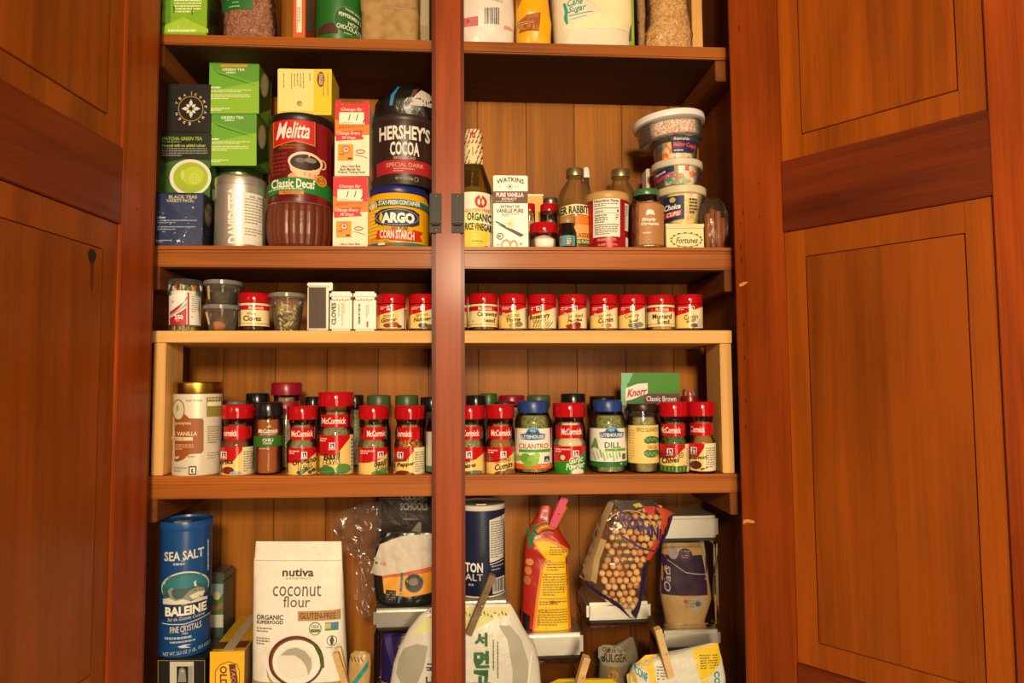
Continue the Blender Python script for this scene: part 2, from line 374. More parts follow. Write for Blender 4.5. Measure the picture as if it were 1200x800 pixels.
def cyl_item(x0, x1, yt, Yf, shelf=None, base=None, ymid=None):
    it = Item(); r = .03; ym = yt+40 if ymid is None else ymid
    for _ in range(6):
        Yc = Yf+r; a = P(x0, ym, Yc); b = P(x1, ym, Yc); r = (b.x-a.x)/2*.992
    it.cx = (x0+x1)/2; it.X = (a.x+b.x)/2; it.Y = Yf+r; it.r = r; it.Yf = Yf
    it.zb = (SH[shelf](it.X)+.0004) if base is None else base
    it.zt = P(it.cx, yt, Yf).z; it.h = it.zt-it.zb; it.loc = Vector((it.X, it.Y, it.zb)); it.rz = 0
    it.z = lambda py: P(it.cx, py, Yf).z-it.zb
    it.rad = lambda z: it.r
    it.step = max(1.6, (x1-x0)*.07); it.stepy = None
    def mp(px, py, off):
        z = it.z(py); rr = it.rad(z)+off; d = ray(px, py); dx, dy = d.x, d.y; ox, oy = CAM.x-it.X, CAM.y-it.Y
        A = dx*dx+dy*dy; B = ox*dx+oy*dy; Cc = ox*ox+oy*oy-rr*rr; D = max(B*B-A*Cc, 0); t = (-B-sqrt(D))/A
        x, y = ox+t*dx, oy+t*dy; k = rr/max(sqrt(x*x+y*y), 1e-6); return Vector((x*k, y*k, z))
    it.map = mp; return it
def box_item(x0, x1, yt, Yf, depth, shelf=None, base=None, rz=0.0):
    it = Item(); a = P(x0, yt+20, Yf); b = P(x1, yt+20, Yf); it.w = (b.x-a.x)*cos(rz) if rz else b.x-a.x; it.d = depth; it.rz = rz
    X = (a.x+b.x)/2; it.X = X-sin(rz)*depth/2; it.Y = Yf+cos(rz)*depth/2; it.Yf = Yf
    it.zb = (SH[shelf](it.X)+.0004) if base is None else base
    it.h = P((x0+x1)/2, yt, Yf).z-it.zb; it.loc = Vector((it.X, it.Y, it.zb)); it.step = it.stepy = None
    n = Vector((sin(rz), -cos(rz), 0)); p0 = Vector((X, Yf, 0))
    def mp(px, py, off, n=n, p0=p0):
        q = p0+n*off; d = ray(px, py); return loc_of(it, CAM+d*((q-CAM).dot(n)/d.dot(n)))
    it.map = mp
    n2 = Vector((cos(rz), sin(rz), 0)); p2 = Vector((X, Yf, 0))+n2*it.w/2
    it.side = lambda px, py, off: mp(px, py, off, n2, p2)
    n3 = Vector((-cos(rz), -sin(rz), 0)); p3 = Vector((X, Yf, 0))-n2*it.w/2
    it.sidel = lambda px, py, off: mp(px, py, off, n3, p3)
    it.z = lambda py: P((x0+x1)/2, py, Yf).z-it.zb
    return it
LAY = 0.00007
def decal(it, root, elems, name='label', rough=.55, mp=None, step=None, stepy=None, off0=.00025, label=None):
    m = MB(); mp = mp or it.map; step = step or it.step; stepy = stepy or it.stepy; lay = off0
    for vs, fs, c in elems:
        mat = plain(c, rough) if isinstance(c, str) else c
        b = bmesh.new(); bv = [b.verts.new((x, y, 0)) for x, y in vs]
        for f in fs:
            try: b.faces.new([bv[i] for i in f])
            except ValueError: pass
        for st, ax in ((step, 0), (stepy, 1)):
            if not st: continue
            lo = min(v[ax] for v in vs); hi = max(v[ax] for v in vs); k = math.ceil(lo/st+1e-6)
            no = (1, 0, 0) if ax == 0 else (0, 1, 0)
            while k*st < hi:
                bmesh.ops.bisect_plane(b, geom=b.verts[:]+b.edges[:]+b.faces[:], plane_co=(k*st*(1-ax), k*st*ax, 0), plane_no=no); k += 1
        lo_ = lay
        b.verts.index_update(); b.verts.ensure_lookup_table()
        m.add([mp(v.co.x, v.co.y, lo_) for v in b.verts], [[v.index for v in f.verts] for f in b.faces], mat, bool(step))
        b.free(); lay += LAY
    o = m.build_raw(name, root); 
    if label: o['label'] = label
    return o
def build_raw(s, name, parent):
    me = bpy.data.meshes.new(name); me.from_pydata(s.v, [], s.f)
    for m in s.mats: me.materials.append(m)
    me.polygons.foreach_set('material_index', s.m); me.polygons.foreach_set('use_smooth', s.sm); me.update()
    o = bpy.data.objects.new(name, me); COL.objects.link(o); o.parent = parent; return o
MB.build_raw = build_raw
def mk(it, name, label, cat, group=None): 
    it.root = thing(name, label, cat, it.loc, it.rz, group); return it.root
CLEAR = glass('clear', 'fcfbf8'); PET = glass('pet', 'fbfaf6', .05)
REDCAP = plain('b80e18', .10, 0, .5); BLACKCAP = plain('17171a', .22); 
WHITE = 'f6f2e8'
def cap(root, r, z0, z1, mat, n=36, name='cap', ribs=0, bev=.0012):
    m = MB(); rf = (lambda a, z: 1+.006*cos(a*ribs)) if ribs else None
    m.lathe([(r*.985, z0), (r, z0+bev), (r, z1-bev*1.3), (r-bev*.6, z1-bev*.35), (r-bev*2, z1)], mat, n if not ribs else max(n, ribs*2), rf=rf)
    return m.build(name, root)
MCRED, MCYEL, MCCREAM, MCNAVY = 'c4121a', 'f2cf78', 'f6e6bc', '1c2a5a'
def mc_logo(cx, cy, s):
    return [R(cx-s, cy-s, cx+s, cy+s, WHITE), R(cx-s*.55, cy-s*.75, cx-s*.15, cy+s*.75, MCNAVY), R(cx+.05*s, cy-s*.75, cx+.75*s, cy-.1*s, MCNAVY), R(cx+.35*s, cy-.1*s, cx+.75*s, cy+.75*s, MCNAVY)]
def mc_tall(x0, x1, yt, yb, Yf, label, body, lx, band, extra, base=MCYEL, capmat=REDCAP, group='spice jars on the fourth shelf', tall=False, shelf=4, side=None, wave=None):
    it = cyl_item(x0, x1, yt, Yf, shelf, ymid=yb-10); root = mk(it, 'spice_jar', label, 'spice jar', group)
    r = it.r; H = it.h; k = 1.0 if not tall else .86
    z = [H*(1-.205*k), H*(1-.29*k), H*(1-.50*k), H*(1-.58*k)]
    prof = [(r*.93, 0), (r*.985, .002), (r*.985, z[3]), (r*.93, (z[3]+z[2])/2), (r*.80, z[2]), (r*.80, z[1]), (r*.90, z[0]+.0004)]
    m = MB(); m.lathe(prof, CLEAR, 32); m.build('jar', root)
    m = MB(); m.lathe([(q*.93, max(zz, .0025)) for q, zz in prof[:-1]], body, 24); m.build('contents', root)
    cap(root, r*.99, z[0], H, capmat)
    rb = r*.80
    it.rad = lambda zz: r*.986
    yl0 = yb-(yb-yt)*(1-.58*k)+1.5; ylb = yb-.6; xa, xb = x0-.5, x1+.5
    wv = wave if wave is not None else (yl0+ylb)/2
    els = [R(xa, yl0, xb, ylb, base)]
    pts = [(xa, yl0), (xb, yl0)]
    if side:
        els.append(R(side, yl0, xb, ylb, 'efe0bc')); els.append(L(side+1.2, yl0+5, xb-1, ylb-3, 9, '9a8a70', seed=int(x0))); pts = [(xa, yl0), (side, yl0), (side, yl0+3)]
        els.append(G([(xa, yl0), (side, yl0), (side, yl0+4), (xa+(side-xa)*.6, wv-1), (xa, wv+1)], MCRED))
    else:
        els.append(G([(xa, yl0), (xb, yl0), (xb, yl0+(wv-yl0)*.35), (xa+(xb-xa)*.7, wv-2), (xa+(xb-xa)*.35, wv+1), (xa, wv+2)], MCRED))
    els += mc_logo(lx, yl0+(wv-yl0)*.5, 3.4) + [R(lx-4.2, yl0+(wv-yl0)*.5+3.6, lx+4.2, yl0+(wv-yl0)*.5+5.2, 'd8a0a0')]
    if lx-x0 > 14: els.append(L(x0+3, yl0+3, lx-6, yl0+8, 2, 'f0c8b8', .6, int(x0)))
    decal(it, root, els+extra, rough=.17)
    it.rad = lambda zz: rb
    yb0 = yt+(yb-yt)*.31*k; yb1 = yt+(yb-yt)*.49*k
    t, a, b = band
    decal(it, root, [R(x0, yb0, x1, yb1, MCRED), T(t, a, yb0+(yb1-yb0)*.25, b, yb0+(yb1-yb0)*.75, 'f6e8e0', 1.6)], 'neck_label', rough=.17)
    return it
def mc_small(x0, x1, yt, yb, Yf, label, body, style, extra, lx=None, shelf=3, group='short red-capped spice jars on the pine shelf'):
    it = cyl_item(x0, x1, yt, Yf, shelf, ymid=yb-10); root = mk(it, 'spice_jar', label, 'spice jar', group)
    r = it.r; H = it.h; zc = H*.735
    prof = [(r*.9, 0), (r*.97, .002), (r*.97, H*.67), (r*.88, zc+.0004)]
    m = MB(); m.lathe(prof, CLEAR, 32); m.build('jar', root)
    m = MB(); m.lathe([(q*.93, max(zz, .0022)) for q, zz in prof[:-1]], body, 24); m.build('contents', root)
    cap(root, r*.985, zc, H, REDCAP)
    it.rad = lambda zz: r*.972
    xa, xb = x0-.5, x1+.5; hh = yb-yt; y0 = yt+hh*.30
    if style == 'old':
        y1 = yb-3; els = [R(xa, y0, xb, y1, 'f4dfa4'), R(xa, y0+2.5, xb, y0+8, MCRED), T('McCormick', x0+hh*.27, y0+3.4, x1-hh*.16, y0+7.2, 'f4e4d4', 1), R(x0+1.5, y0+3.4, x0+4, y0+7, '6a2a44'), R(xa, y1-3, xb, y1-2.4, 'b03a2a')]
    else:
        y1 = yb-1.2; els = [R(xa, y0, xb, y1, 'f6d27c'), G([(x1-9, y1), (x1-9, y0+6), (xb, y0+4), (xb, y1)], 'f2e4c4'), G([(xa, y0), (xb, y0), (xb, y0+2), (x1-8, y0+6), (x0+(x1-x0)*.4, y0+10), (xa, y0+13)], MCRED)]
        els += mc_logo(lx or (x0+x1)/2+1, y0+4.6, 2.6) + [L(x0+4, y0+3, (lx or (x0+x1)/2)-3.5, y0+7, 2, 'f0c8b8', .55, int(x0))]
    decal(it, root, els+extra, rough=.17)
    return it
def back_jar(x0, x1, yt, Yf, capmat, label, body, bodyg=None, caph=15, name='spice_jar', shelf=4, group='spice jars in the back row', band=None):
    it = cyl_item(x0, x1, yt, Yf, shelf, ymid=520); root = mk(it, name, label, 'spice jar', group); r = it.r; H = it.h
    zc = it.z(yt+caph)
    prof = [(r*.9, 0), (r*.95, .002), (r*.95, H*.5), (r*.8, H*.6), (r*.78, zc-.004), (r*.86, zc+.0004)]
    m = MB(); m.lathe(prof, bodyg or CLEAR, 28); m.build('jar', root)
    m = MB(); m.lathe([(q*.92, max(zz, .0022)) for q, zz in prof[:-1]], body, 20); m.build('contents', root)
    cap(root, r*.96, zc, H, capmat, bev=.002)
    if band:
        it.rad = lambda zz: r*.81; decal(it, root, band, 'neck_label')
    return it
def carton(it, name, label, cat, col, group=None, side=None, top=None, rough=.42):
    root = mk(it, name, label, cat, group); w, d, h = it.w, it.d, it.h
    m = MB(); m.box(-w/2, w/2, -d/2, d/2, 0, h, col if not isinstance(col, str) else plain(col, rough), .0009); m.build('carton_body', root)
    m = MB(); m.box(-w/2+.0012, w/2-.0012, -d/2+.0008, d/2-.0015, h, h+.0006, col if not isinstance(col, str) else plain(col, rough), .0002); m.build('top_flap', root)
    return root
def bag_item(rows, Yc, seg=40, sub=4, p=2.4, wr=.0015, wsc=40, seed=0, floor=None):
    """rows: (py, x_left, x_right, thickness); a stuffed bag lofted through them"""
    if floor is not None:
        l_ = rows[-1]; xm = (l_[1]+l_[2])/2; a_, b_ = -200.0, 1200.0
        for _ in range(40):
            c_ = (a_+b_)/2
            if P(xm, c_, Yc).z > floor+.0005: a_ = c_
            else: b_ = c_
        rows = [q_ for q_ in rows[:-1] if q_[0] < a_-1]+[(a_,)+tuple(l_[1:])]
    it = Item(); it.rows = rows; it.Yc = Yc; it.rz = 0; it.step = 4; it.stepy = 4; it.seed = seed
    rr = [rows[0]]
    for a, b in zip(rows, rows[1:]):
        for i in range(1, sub+1):
            t = i/sub; rr.append(tuple(a[j]+(b[j]-a[j])*t for j in range(4)))
    it.rr = rr
    def at(py):
        if py <= rows[0][0]: return rows[0]
        for a, b in zip(rows, rows[1:]):
            if a[0] <= py <= b[0]:
                t = (py-a[0])/(b[0]-a[0]); return tuple(a[j]+(b[j]-a[j])*t for j in range(4))
        return rows[-1]
    b0 = rows[-1]; q = P((b0[1]+b0[2])/2, b0[0], Yc); it.loc = Vector((q.x, Yc, q.z))
    def wrk(x, z): return wr*(noise.noise((x*wsc, z*wsc, seed))+.6*noise.noise((x*wsc*2.3, z*wsc*2.3, seed+5)))
    def pos(px, py, side, off=0):
        _, xl, xr, th = at(py); xc = (xl+xr)/2; hw = max((xr-xl)/2, .01); t = max(-1, min(1, (px-xc)/hw))
        q = P(px, py, Yc); f = (1-abs(t)**p)**(1/p)
        return Vector((q.x, Yc-side*(th/2*f+wrk(q.x, q.z)*min(1, f*2+.15)+off), q.z))-it.loc
    it.pos = pos; it.map = lambda px, py, off: pos(px, py, 1, off+.0003)
    def shell(mat, shrink=1.0, rows_from=None):
        m = MB(); vs = []; fs = []; n = seg; R_ = [r for r in rr if rows_from is None or r[0] >= rows_from]
        for (py, xl, xr, th) in R_:
            xc = (xl+xr)/2; hw = (xr-xl)/2*shrink
            for i in range(n):
                a = 2*pi*i/n; s_ = 1 if sin(a) >= 0 else -1
                v = pos(xc+hw*cos(a), py, s_); 
                if shrink != 1: v = Vector((v.x, v.y*shrink, v.z))
                vs.append(v)
        for j in range(len(R_)-1):
            for i in range(n): k = (i+1) % n; fs.append((j*n+i, j*n+k, (j+1)*n+k, (j+1)*n+i))
        fs.append(tuple(range(n))); fs.append(tuple((len(R_)-1)*n+i for i in range(n)))
        m.add(vs, fs, mat, True); return m
    it.shell = shell; return it
def foil(h, rough=.3):
    k = ('foil', h, rough)
    if k not in MATS:
        m, N, Lk, b = newmat('film_'+h); b.inputs['Base Color'].default_value = rgb(h); b.inputs['Roughness'].default_value = rough
        tc = N.new('ShaderNodeTexCoord'); n = N.new('ShaderNodeTexNoise'); n.inputs['Scale'].default_value = 38; n.inputs['Detail'].default_value = 3; n.inputs['Distortion'].default_value = 1.2
        bp = N.new('ShaderNodeBump'); bp.inputs['Strength'].default_value = .3; bp.inputs['Distance'].default_value = .005
        Lk.new(tc.outputs['Object'], n.inputs['Vector']); Lk.new(n.outputs['Fac'], bp.inputs['Height']); Lk.new(bp.outputs[0], b.inputs['Normal']); MATS[k] = m
    return MATS[k]
FILM = glass('film', 'fbf9f4', .015, .10, 'e8e0d4', 1.3, .5)
CELLO = glass('cellophane', 'fbf9f4', .01, .05, 'e8e0d4', 1.35, 1.0)
def clothespin(pa, pb, Y, wpx, mat, label, name='clothespin', open_=0.0):
    """two prongs from pixel pa (handle end) to pb (jaw end), spring in the middle"""
    A = P(pa[0], pa[1], Y); B = P(pb[0], pb[1], Y); d = B-A; ln = d.length; c = (A+B)/2
    root = thing(name, label, 'clothespin', c); hw = (P(600+wpx, 400, Y).x-P(600, 400, Y).x)/2
    ang = math.atan2(d.z, d.x)
    for s in (-1, 1):
        m = MB(); b = bmesh.new()
        def fn(v, s=s):
            x, y, z = v.x, v.y, v.z
            y2 = y+s*(.0042+open_*(-x/ln)); 
            return Vector((x*cos(ang)-z*sin(ang), y2, x*sin(ang)+z*cos(ang)))
        b.free(); m.box(-ln/2, ln/2, -.0036, .0036, -hw, hw, mat, .0008, fn); m.build('prong', root)
    m = MB(); pts = []
    for i in range(33):
        t = 2*pi*i/8; x = .0026*cos(t); yv = -.0085+.017*i/32; z = .0026*sin(t)
        pts.append((x*cos(ang)-z*sin(ang), yv, x*sin(ang)+z*cos(ang)))
    m.tube(pts, .0007, plain('8a8880', .3, 1), 6); m.build('spring', root)
    return root
# ============================================================ TOP SHELF
GR1, GR2 = '8fbf2a', '5fa428'
it = box_item(191.5, 244, -62, .006, .06, 1)
root = carton(it, 'tea_box', 'bright green tea carton in cellophane on the top shelf', 'box', '86b822')
decal(it, root, [R(192, -60, 200, 38, '5f9a20'), L(204, -10, 236, 16, 8, 'eef2d0', .5, 3), G([(192, 30), (215, 20), (244, 34), (244, 38.5), (192, 38.5)], 'a6cc3a'), L(197, 34.5, 240, 37.5, 1, 'f2f4dc', .8, 4)])
decal(it, root, [G([(246, 10), (256, 20), (256, 30), (246, 32)], '3c6a1c'), G([(247, 34), (252, 29), (252, 38), (247, 38)], 'b88a2a')], 'side_print', mp=it.side)
m = MB(); m.box(-it.w/2-.0006, it.w/2+.0006, -it.d/2-.0026, it.d/2+.0006, .0003, it.h+.0012, CELLO); m.build('cellophane', root)
GRAINR = grain('red_grain', ['6a3a26', '96604a', 'b07c62', '7a4630'], 420)
def grain_bag(rows, Yc, name, label, cat, mat, seed, film=FILM, stuffed=None):
    it = bag_item(rows, Yc, wr=.001, seed=seed, floor=SH[1](P(600, 40, Yc).x+(rows[-1][1]-600)*.0014)); root = mk(it, name, label, cat)
    it.shell(film).build('clear_bag', root); it.shell(mat, .965, stuffed).build('contents', root); return it, root
it, root = grain_bag([(-70, 268, 316, .03), (-40, 262, 322, .055), (0, 262, 322, .06), (30, 261, 325, .058), (39, 263, 324, .05)], .052, 'grain_bag', 'clear bag of reddish-brown grain with a dark green label', 'bag', GRAINR, 3)
decal(it, root, [G([(266, -40), (306, -40), (302, 22), (264, 22)], '1c6a2a'), T('ORGANIC', 271, -14, 299, -9, 'f0e0a0', 1), T('HOUSE BLEND', 270, -4, 300, 1, 'f0e8b0', 1), R(269, 3.2, 301, 5, 'd8b040'), L(272, 7, 298, 11, 2, 'd8b860', .6, 2), L(279, 13.5, 292, 15.5, 1, '9ac090', .6, 3), L(275, 18, 292, 20, 1, '9ac090', .7, 4)])
it = box_item(344.5, 358.5, -70, .01, .07, 1)
root = carton(it, 'tea_box', 'narrow orange carton with a white strip down its edge', 'box', 'd8602a')
decal(it, root, [R(347.5, -60, 353.5, 38, 'f4e8d0'), L(348.3, 8, 352.6, 36, 2, '8a7a5a', .5, 5, rot=1)])
decal(it, root, [G([(359.5, -60), (366, -45), (366, 36), (359.5, 38)], '6a7a70')], 'side_print', mp=it.side)
it = cyl_item(370, 424, -60, .006, 1, ymid=20)
root = mk(it, 'cocoa_canister', 'green cocoa canister with a round peppermint hot chocolate badge', 'canister')
GREEN = '1f6a24'
m = MB(); m.lathe([(it.r*.99, 0), (it.r, .001), (it.r, it.h-.008)], plain(GREEN, .4), 40); m.build('canister_body', root)
cap(root, it.r*1.01, it.h-.008, it.h, plain('e8e0d0', .4), name='lid')
decal(it, root, [G([(370, 39.2), (370, 31), (380, 27), (390, 26), (396, 30), (396, 39.2)], '4a2a1c'), E(409, 22, 18, 17, '2a5a26', 28), O(409, 22, 18, 17, .7, '5c8a4c', 28), T("TRADER JOE'S", 404, 8.5, 423, 12, 'd8e4c8', 1, sl=3), T('PEPPERMINT', 397, 14.5, 424, 19, 'e8ecd8', 1, sl=3), T('HOT', 408, 23, 420, 27.5, 'e8ecd8', 1, sl=1), T('CHOCOLATE', 394.5, 28, 424, 33.5, 'e8ecd8', 1, sl=2.5), L(403, 36.6, 419, 38.4, 1, 'c8d4b8', .5, 2)])
KRAFT = grain('kraft_paper', ['94703e', 'aa844e', 'b28c56'], 60, .75, .08, False)
it = bag_item([(-75, 425, 492, .05), (-40, 424, 492, .058), (0, 423, 492, .06), (18, 424, 491, .064), (24, 425, 492, .058), (40.5, 424.5, 491, .06)], .045, p=5, wr=.0034, wsc=28, seed=9, floor=SH[1](-.2))
root = mk(it, 'paper_bag', 'plain brown kraft paper bag standing beside the green canister', 'bag'); it.shell(KRAFT).build('paper_body', root)
decal(it, root, [G([(448, 22), (456, 19.5), (470, 21), (490, 19), (491, 20.5), (470, 22.6), (458, 21.2)], '9a7444'), T('KITCHEN', 447, 37, 467, 39.2, 'a8824c', 0)], 'crease_print')
m = MB(); zq = it.pos(458, -75, 1).z; m.box(-.04, .04, -.02, .008, zq-.006, zq+.004, KRAFT, .003); m.build('folded_top', root)
it = box_item(490, 503, -50, .09, .06, 1)
root = carton(it, 'packet_box', 'dull tan packet box behind the kraft paper bag', 'box', 'a8946a')
decal(it, root, [R(491, -40, 502, 30, 'b8a680')])
# right half
WHITEFILM = foil('e4d8cc', .35)
it = bag_item([(-70, 538, 590, .03), (-35, 532, 600, .06), (0, 532, 601, .07), (25, 531, 603, .072), (44.5, 534, 602, .06)], .046, wr=.0045, wsc=32, seed=4, floor=SH[1](-.04))
root = mk(it, 'flour_bag', 'crinkled white plastic bag with a pink strip and barcode', 'bag'); it.shell(WHITEFILM).build('bag_body', root)
decal(it, root, [R(541, 32, 560, 42, 'd06a70'), G([(590, 39), (600, 41), (600, 44), (589, 44)], 'd88a86'), R(547, 34.5, 550, 38, 'a03a4a')]+[R(567+i*1.6, 23, 567.7+i*1.6+(i % 3)*.25, 40, '4a4a4e') for i in range(11)]+[O(581, 2, 7, 5, .5, '8a8a8a'), T('powdered', 575, 12, 588, 17, 'b0a8a4', 0, .2, sl=2), L(556, 0, 574, 8, 3, 'b8aea8', .4, 4)])
YELF = foil('e8ae10', .3)
it = bag_item([(-60, 612, 640, .02), (-20, 606, 640, .045), (10, 604, 643, .05), (30, 604, 646, .05), (46, 604.5, 645, .045)], .04, wr=.0045, wsc=36, seed=6, floor=SH[1](.04))
root = mk(it, 'snack_bag', 'yellow and brown crinkled bag between white flour and sugar bags', 'bag'); it.shell(YELF).build('bag_body', root)
decal(it, root, [G([(604, 45), (606, 32), (616, 26), (632, 24), (630, 45)], 'a4521c'), L(606, 33, 624, 43, 5, 'd8b080', .45, 7), G([(603, -20), (612, -20), (612, 5), (606, 15)], 'b8661c'), G([(632, -10), (637, 5), (634, 8)], '3a1a10')])
SUGF = foil('e6d8be', .45)
it = bag_item([(-80, 650, 735, .04), (-40, 644, 738, .075), (0, 645, 738, .085), (30, 647, 739, .085), (48.5, 650, 737, .07)], .052, wr=.0035, wsc=22, seed=8, p=3, floor=SH[1](.14))
root = mk(it, 'sugar_bag', 'cream cane sugar bag with teal lettering', 'bag'); it.shell(SUGF).build('bag_body', root)
TEAL = '1f9a86'
decal(it, root, [G([(672, -40), (735, -40), (735, 10), (700, 12), (688, 6), (672, 2)], 'fbf4e6'), G([(680, 14), (690, 10), (735, 10), (737, 47), (655, 47), (660, 42), (676, 38), (698, 30), (690, 20)], 'f8e0b4'), G([(656, 18), (659, 17.6), (662, 26), (661.5, 33), (662.5, 40.5), (660, 41), (657.5, 34), (658.5, 27)], TEAL), T('Cane', 661, 13.5, 678, 21, TEAL, 1, .3, sl=-2.5), T('Sugar', 662, 21, 682, 30, TEAL, 1, .3, sl=-3), G([(663, 32), (690, 28.6), (690, 29.2), (663, 32.8)], TEAL), G([(664, 36), (683, 33), (683, 33.5), (664, 36.6)], '7ac4b0'), O(709, -1, 18, 3.2, .7, '6a6a5e'), E(655, 2, 1.4, 5, '7ab83a'), G([(664, -2), (672, 2), (671, 3.6), (664, 1)], '7ab83a'), E(725.5, 5.5, 3.6, 5, '4a4a44'), O(725.5, 5.5, 2.6, 4, .6, 'e8e0cc')])
it = box_item(737, 742.5, -30, .03, .05, 1)
root = carton(it, 'seasoning_box', 'thin green and grey box squeezed beside the sugar bag', 'box', '7f9a1c')
decal(it, root, [R(737, 29, 740, 48, '3c4248'), R(741, 30, 742, 46, 'a8b440')])
BROWNSUG = grain('brown_sugar', ['8a6444', 'a67e58', '9c7450'], 300)
it, root = grain_bag([(-40, 744, 752, .02), (-5, 741.5, 755, .035), (20, 742, 756, .045), (49, 744, 755, .04)], .05, 'grain_bag', 'small clear bag of dusty pinkish-brown grain', 'bag', BROWNSUG, 5)
BULG = grain('tan_grain', ['a07038', 'c49458', 'd8b078', 'b4844a'], 330)
it, root = grain_bag([(-80, 762, 798, .03), (-40, 756, 805, .06), (0, 756, 803, .07), (35, 755, 808, .072), (46, 750, 811, .07), (52, 752, 811, .06)], .05, 'grain_bag', 'large clear bag of coarse tan grain by pine strip', 'bag', BULG, 7)
# ============================================================ SECOND SHELF, LEFT
bx = box_item(182, 238, 227, .004, .05, 2)
root = carton(bx, 'tea_box', 'dark blue black-tea variety carton wrapped in cellophane', 'box', '1c3266')
decal(bx, root, [T('BLACK TEAS', 198, 228.6, 231, 232.6, 'd8d0a8', 1), T('VARIETY PACK', 195, 233.2, 226, 236.8, 'd8d0a8', 1), L(184, 254, 208, 256, 1, 'c8ccd8', .8, 1), L(184, 257.5, 231, 262.5, 2, '9aa6c4', .5, 2), L(184, 265, 229, 270.5, 2, '9aa6c4', .5, 3), L(182.5, 281, 202, 284.5, 2, 'b8c0d4', .5, 4), L(207, 281, 214, 283.5, 1, 'd8dce8', .9, 5)])
decal(bx, root, [E(245, 251.5, 5, 13, 'c8b888'), O(245, 251.5, 4.4, 12, .5, '7a6a3a'), L(241, 270, 248, 282, 3, '5a6a94', .4, 6)], 'side_print', mp=bx.side)
m = MB(); m.box(-bx.w/2-.0006, bx.w/2+.0006, -bx.d/2-.0022, bx.d/2+.0006, .0003, bx.h+.0012, CELLO); m.build('cellophane', root)
it = box_item(186, 247, 155.5, .059, .06, 2)
mat_h = it.zb+it.h
root = carton(it, 'tea_box', 'matcha green tea carton with a bowl of green tea pictured', 'box', '22261e')
decal(it, root, [G([(184, 200), (196, 190), (215, 186), (246, 188), (246, 286), (182, 286)], '3a6a1e'), G([(184, 186), (190, 186), (196, 196), (184, 214)], '2c5218'), T('MATCHA GREEN TEA', 190, 160.3, 237, 164.4, '9cc83c', 1), L(190, 165.5, 240, 167, 1, '8a9a7a', .8, 1), T('Natural with no added colour', 190, 168.6, 241, 172, 'c8cc5a', 1), L(189.5, 173.5, 243, 184, 4, '9a9c90', .45, 2), E(223, 208, 24.5, 21.5, 'ece8d8', 32), E(223.5, 208, 20.5, 18, 'aac030', 32), E(226, 206, 13, 11, 'c0d23c', 28), O(228, 209, 6, 6, .8, 'dce684', 20), O(228, 209, 3, 3, .8, 'd8e070', 16), E(214, 205, 2.4, 6, 'd0dc74')])
decal(it, root, [R(248, 190, 253, 240, '2f6a20'), R(249, 222, 252, 236, 'c8d0a8')], 'side_print', mp=it.side)
it = box_item(196, 247.5, 98.5, .059, .058, base=mat_h+.001)
root = carton(it, 'tea_box', 'black tea carton with white star emblem on top of the matcha carton', 'box', '221e1e')
LW, GD = 'e8e0d4', 'b8902a'
st = []
for i in range(8):
    a = pi*i/4; ln = 11 if i % 2 == 0 else 7.5; c_, s_ = cos(a), sin(a)
    st.append(G([(223.8+c_*2, 127.3+s_*2), (223.8+c_*ln*.6-s_*2.2, 127.3+s_*ln*.6+c_*2.2), (223.8+c_*ln, 127.3+s_*ln), (223.8+c_*ln*.6+s_*2.2, 127.3+s_*ln*.6-c_*2.2)], LW))
ringtxt = []
for i, ch in enumerate('EDEN TEA COMPANY '*1):
    if ch != ' ':
        a = radians(95+i*21.5); cx, cy = 223.6+17.6*cos(a), 127.4+17.6*sin(a); vs, fs = text_mesh(ch, 1, 0.0); q = a+pi/2
        ringtxt.append(([(cx+(u-.5)*2.6*cos(q)+(v-.5)*3*cos(a), cy+(u-.5)*2.6*sin(q)+(v-.5)*3*sin(a)) for u, v in vs], fs, LW))
decal(it, root, [O(223.6, 127.4, 14.8, 14.8, .9, GD, 36), R(224, 107, 225, 112, GD), R(221.5, 142, 222.6, 147, GD)]+st+ringtxt)
# tins and green cartons
tin2 = cyl_item(255, 306, 195, .09, 2, ymid=240)
root = mk(tin2, 'tea_tin', 'green metal tea tin hidden behind the silver tea tin', 'tin')
m = MB(); m.lathe([(tin2.r*.98, 0), (tin2.r, .001), (tin2.r, tin2.h-.014)], plain('5a7a3a', .35, .5), 36); m.build('tin_body', root)
cap(root, tin2.r*1.015, tin2.h-.014, tin2.h, plain('7a8c60', .3, .7), name='lid')
STEEL = plain('c8c4bc', .28, 1.0)
it = cyl_item(252.5, 311, 203.5, .006, 2, ymid=245)
root = mk(it, 'tea_tin', 'silver metal tea tin with paper ingredient label', 'tin'); r = it.r
m = MB(); m.lathe([(r*.97, 0), (r*.985, .001), (r*.985, it.z(214)), ], plain('d4cec4', .40, .75), 44); m.build('tin_body', root)
m = MB(); m.lathe([(r*.985, it.z(214.5)), (r*1.0, it.z(214)), (r*1.0, it.z(206)), (r*.985, it.z(204.5)), (r*.94, it.z(203.5))], plain('d4cec4', .36, .8), 44); m.build('lid', root)
it.rad = lambda z: r*.986
decal(it, root, [R(284, 224, 311.5, 285, 'efe8da'), T('EARL GREY', 293, 227, 309, 229.6, '5a5650', 1), L(287, 231, 309, 262, 9, '8a857a', .35, 3), L(287, 266, 309, 276, 3, '8a857a', .35, 5), T('DAVIDSTEA', 267, 219, 279.5, 285, 'f4f0ea', 2, rot=1)])
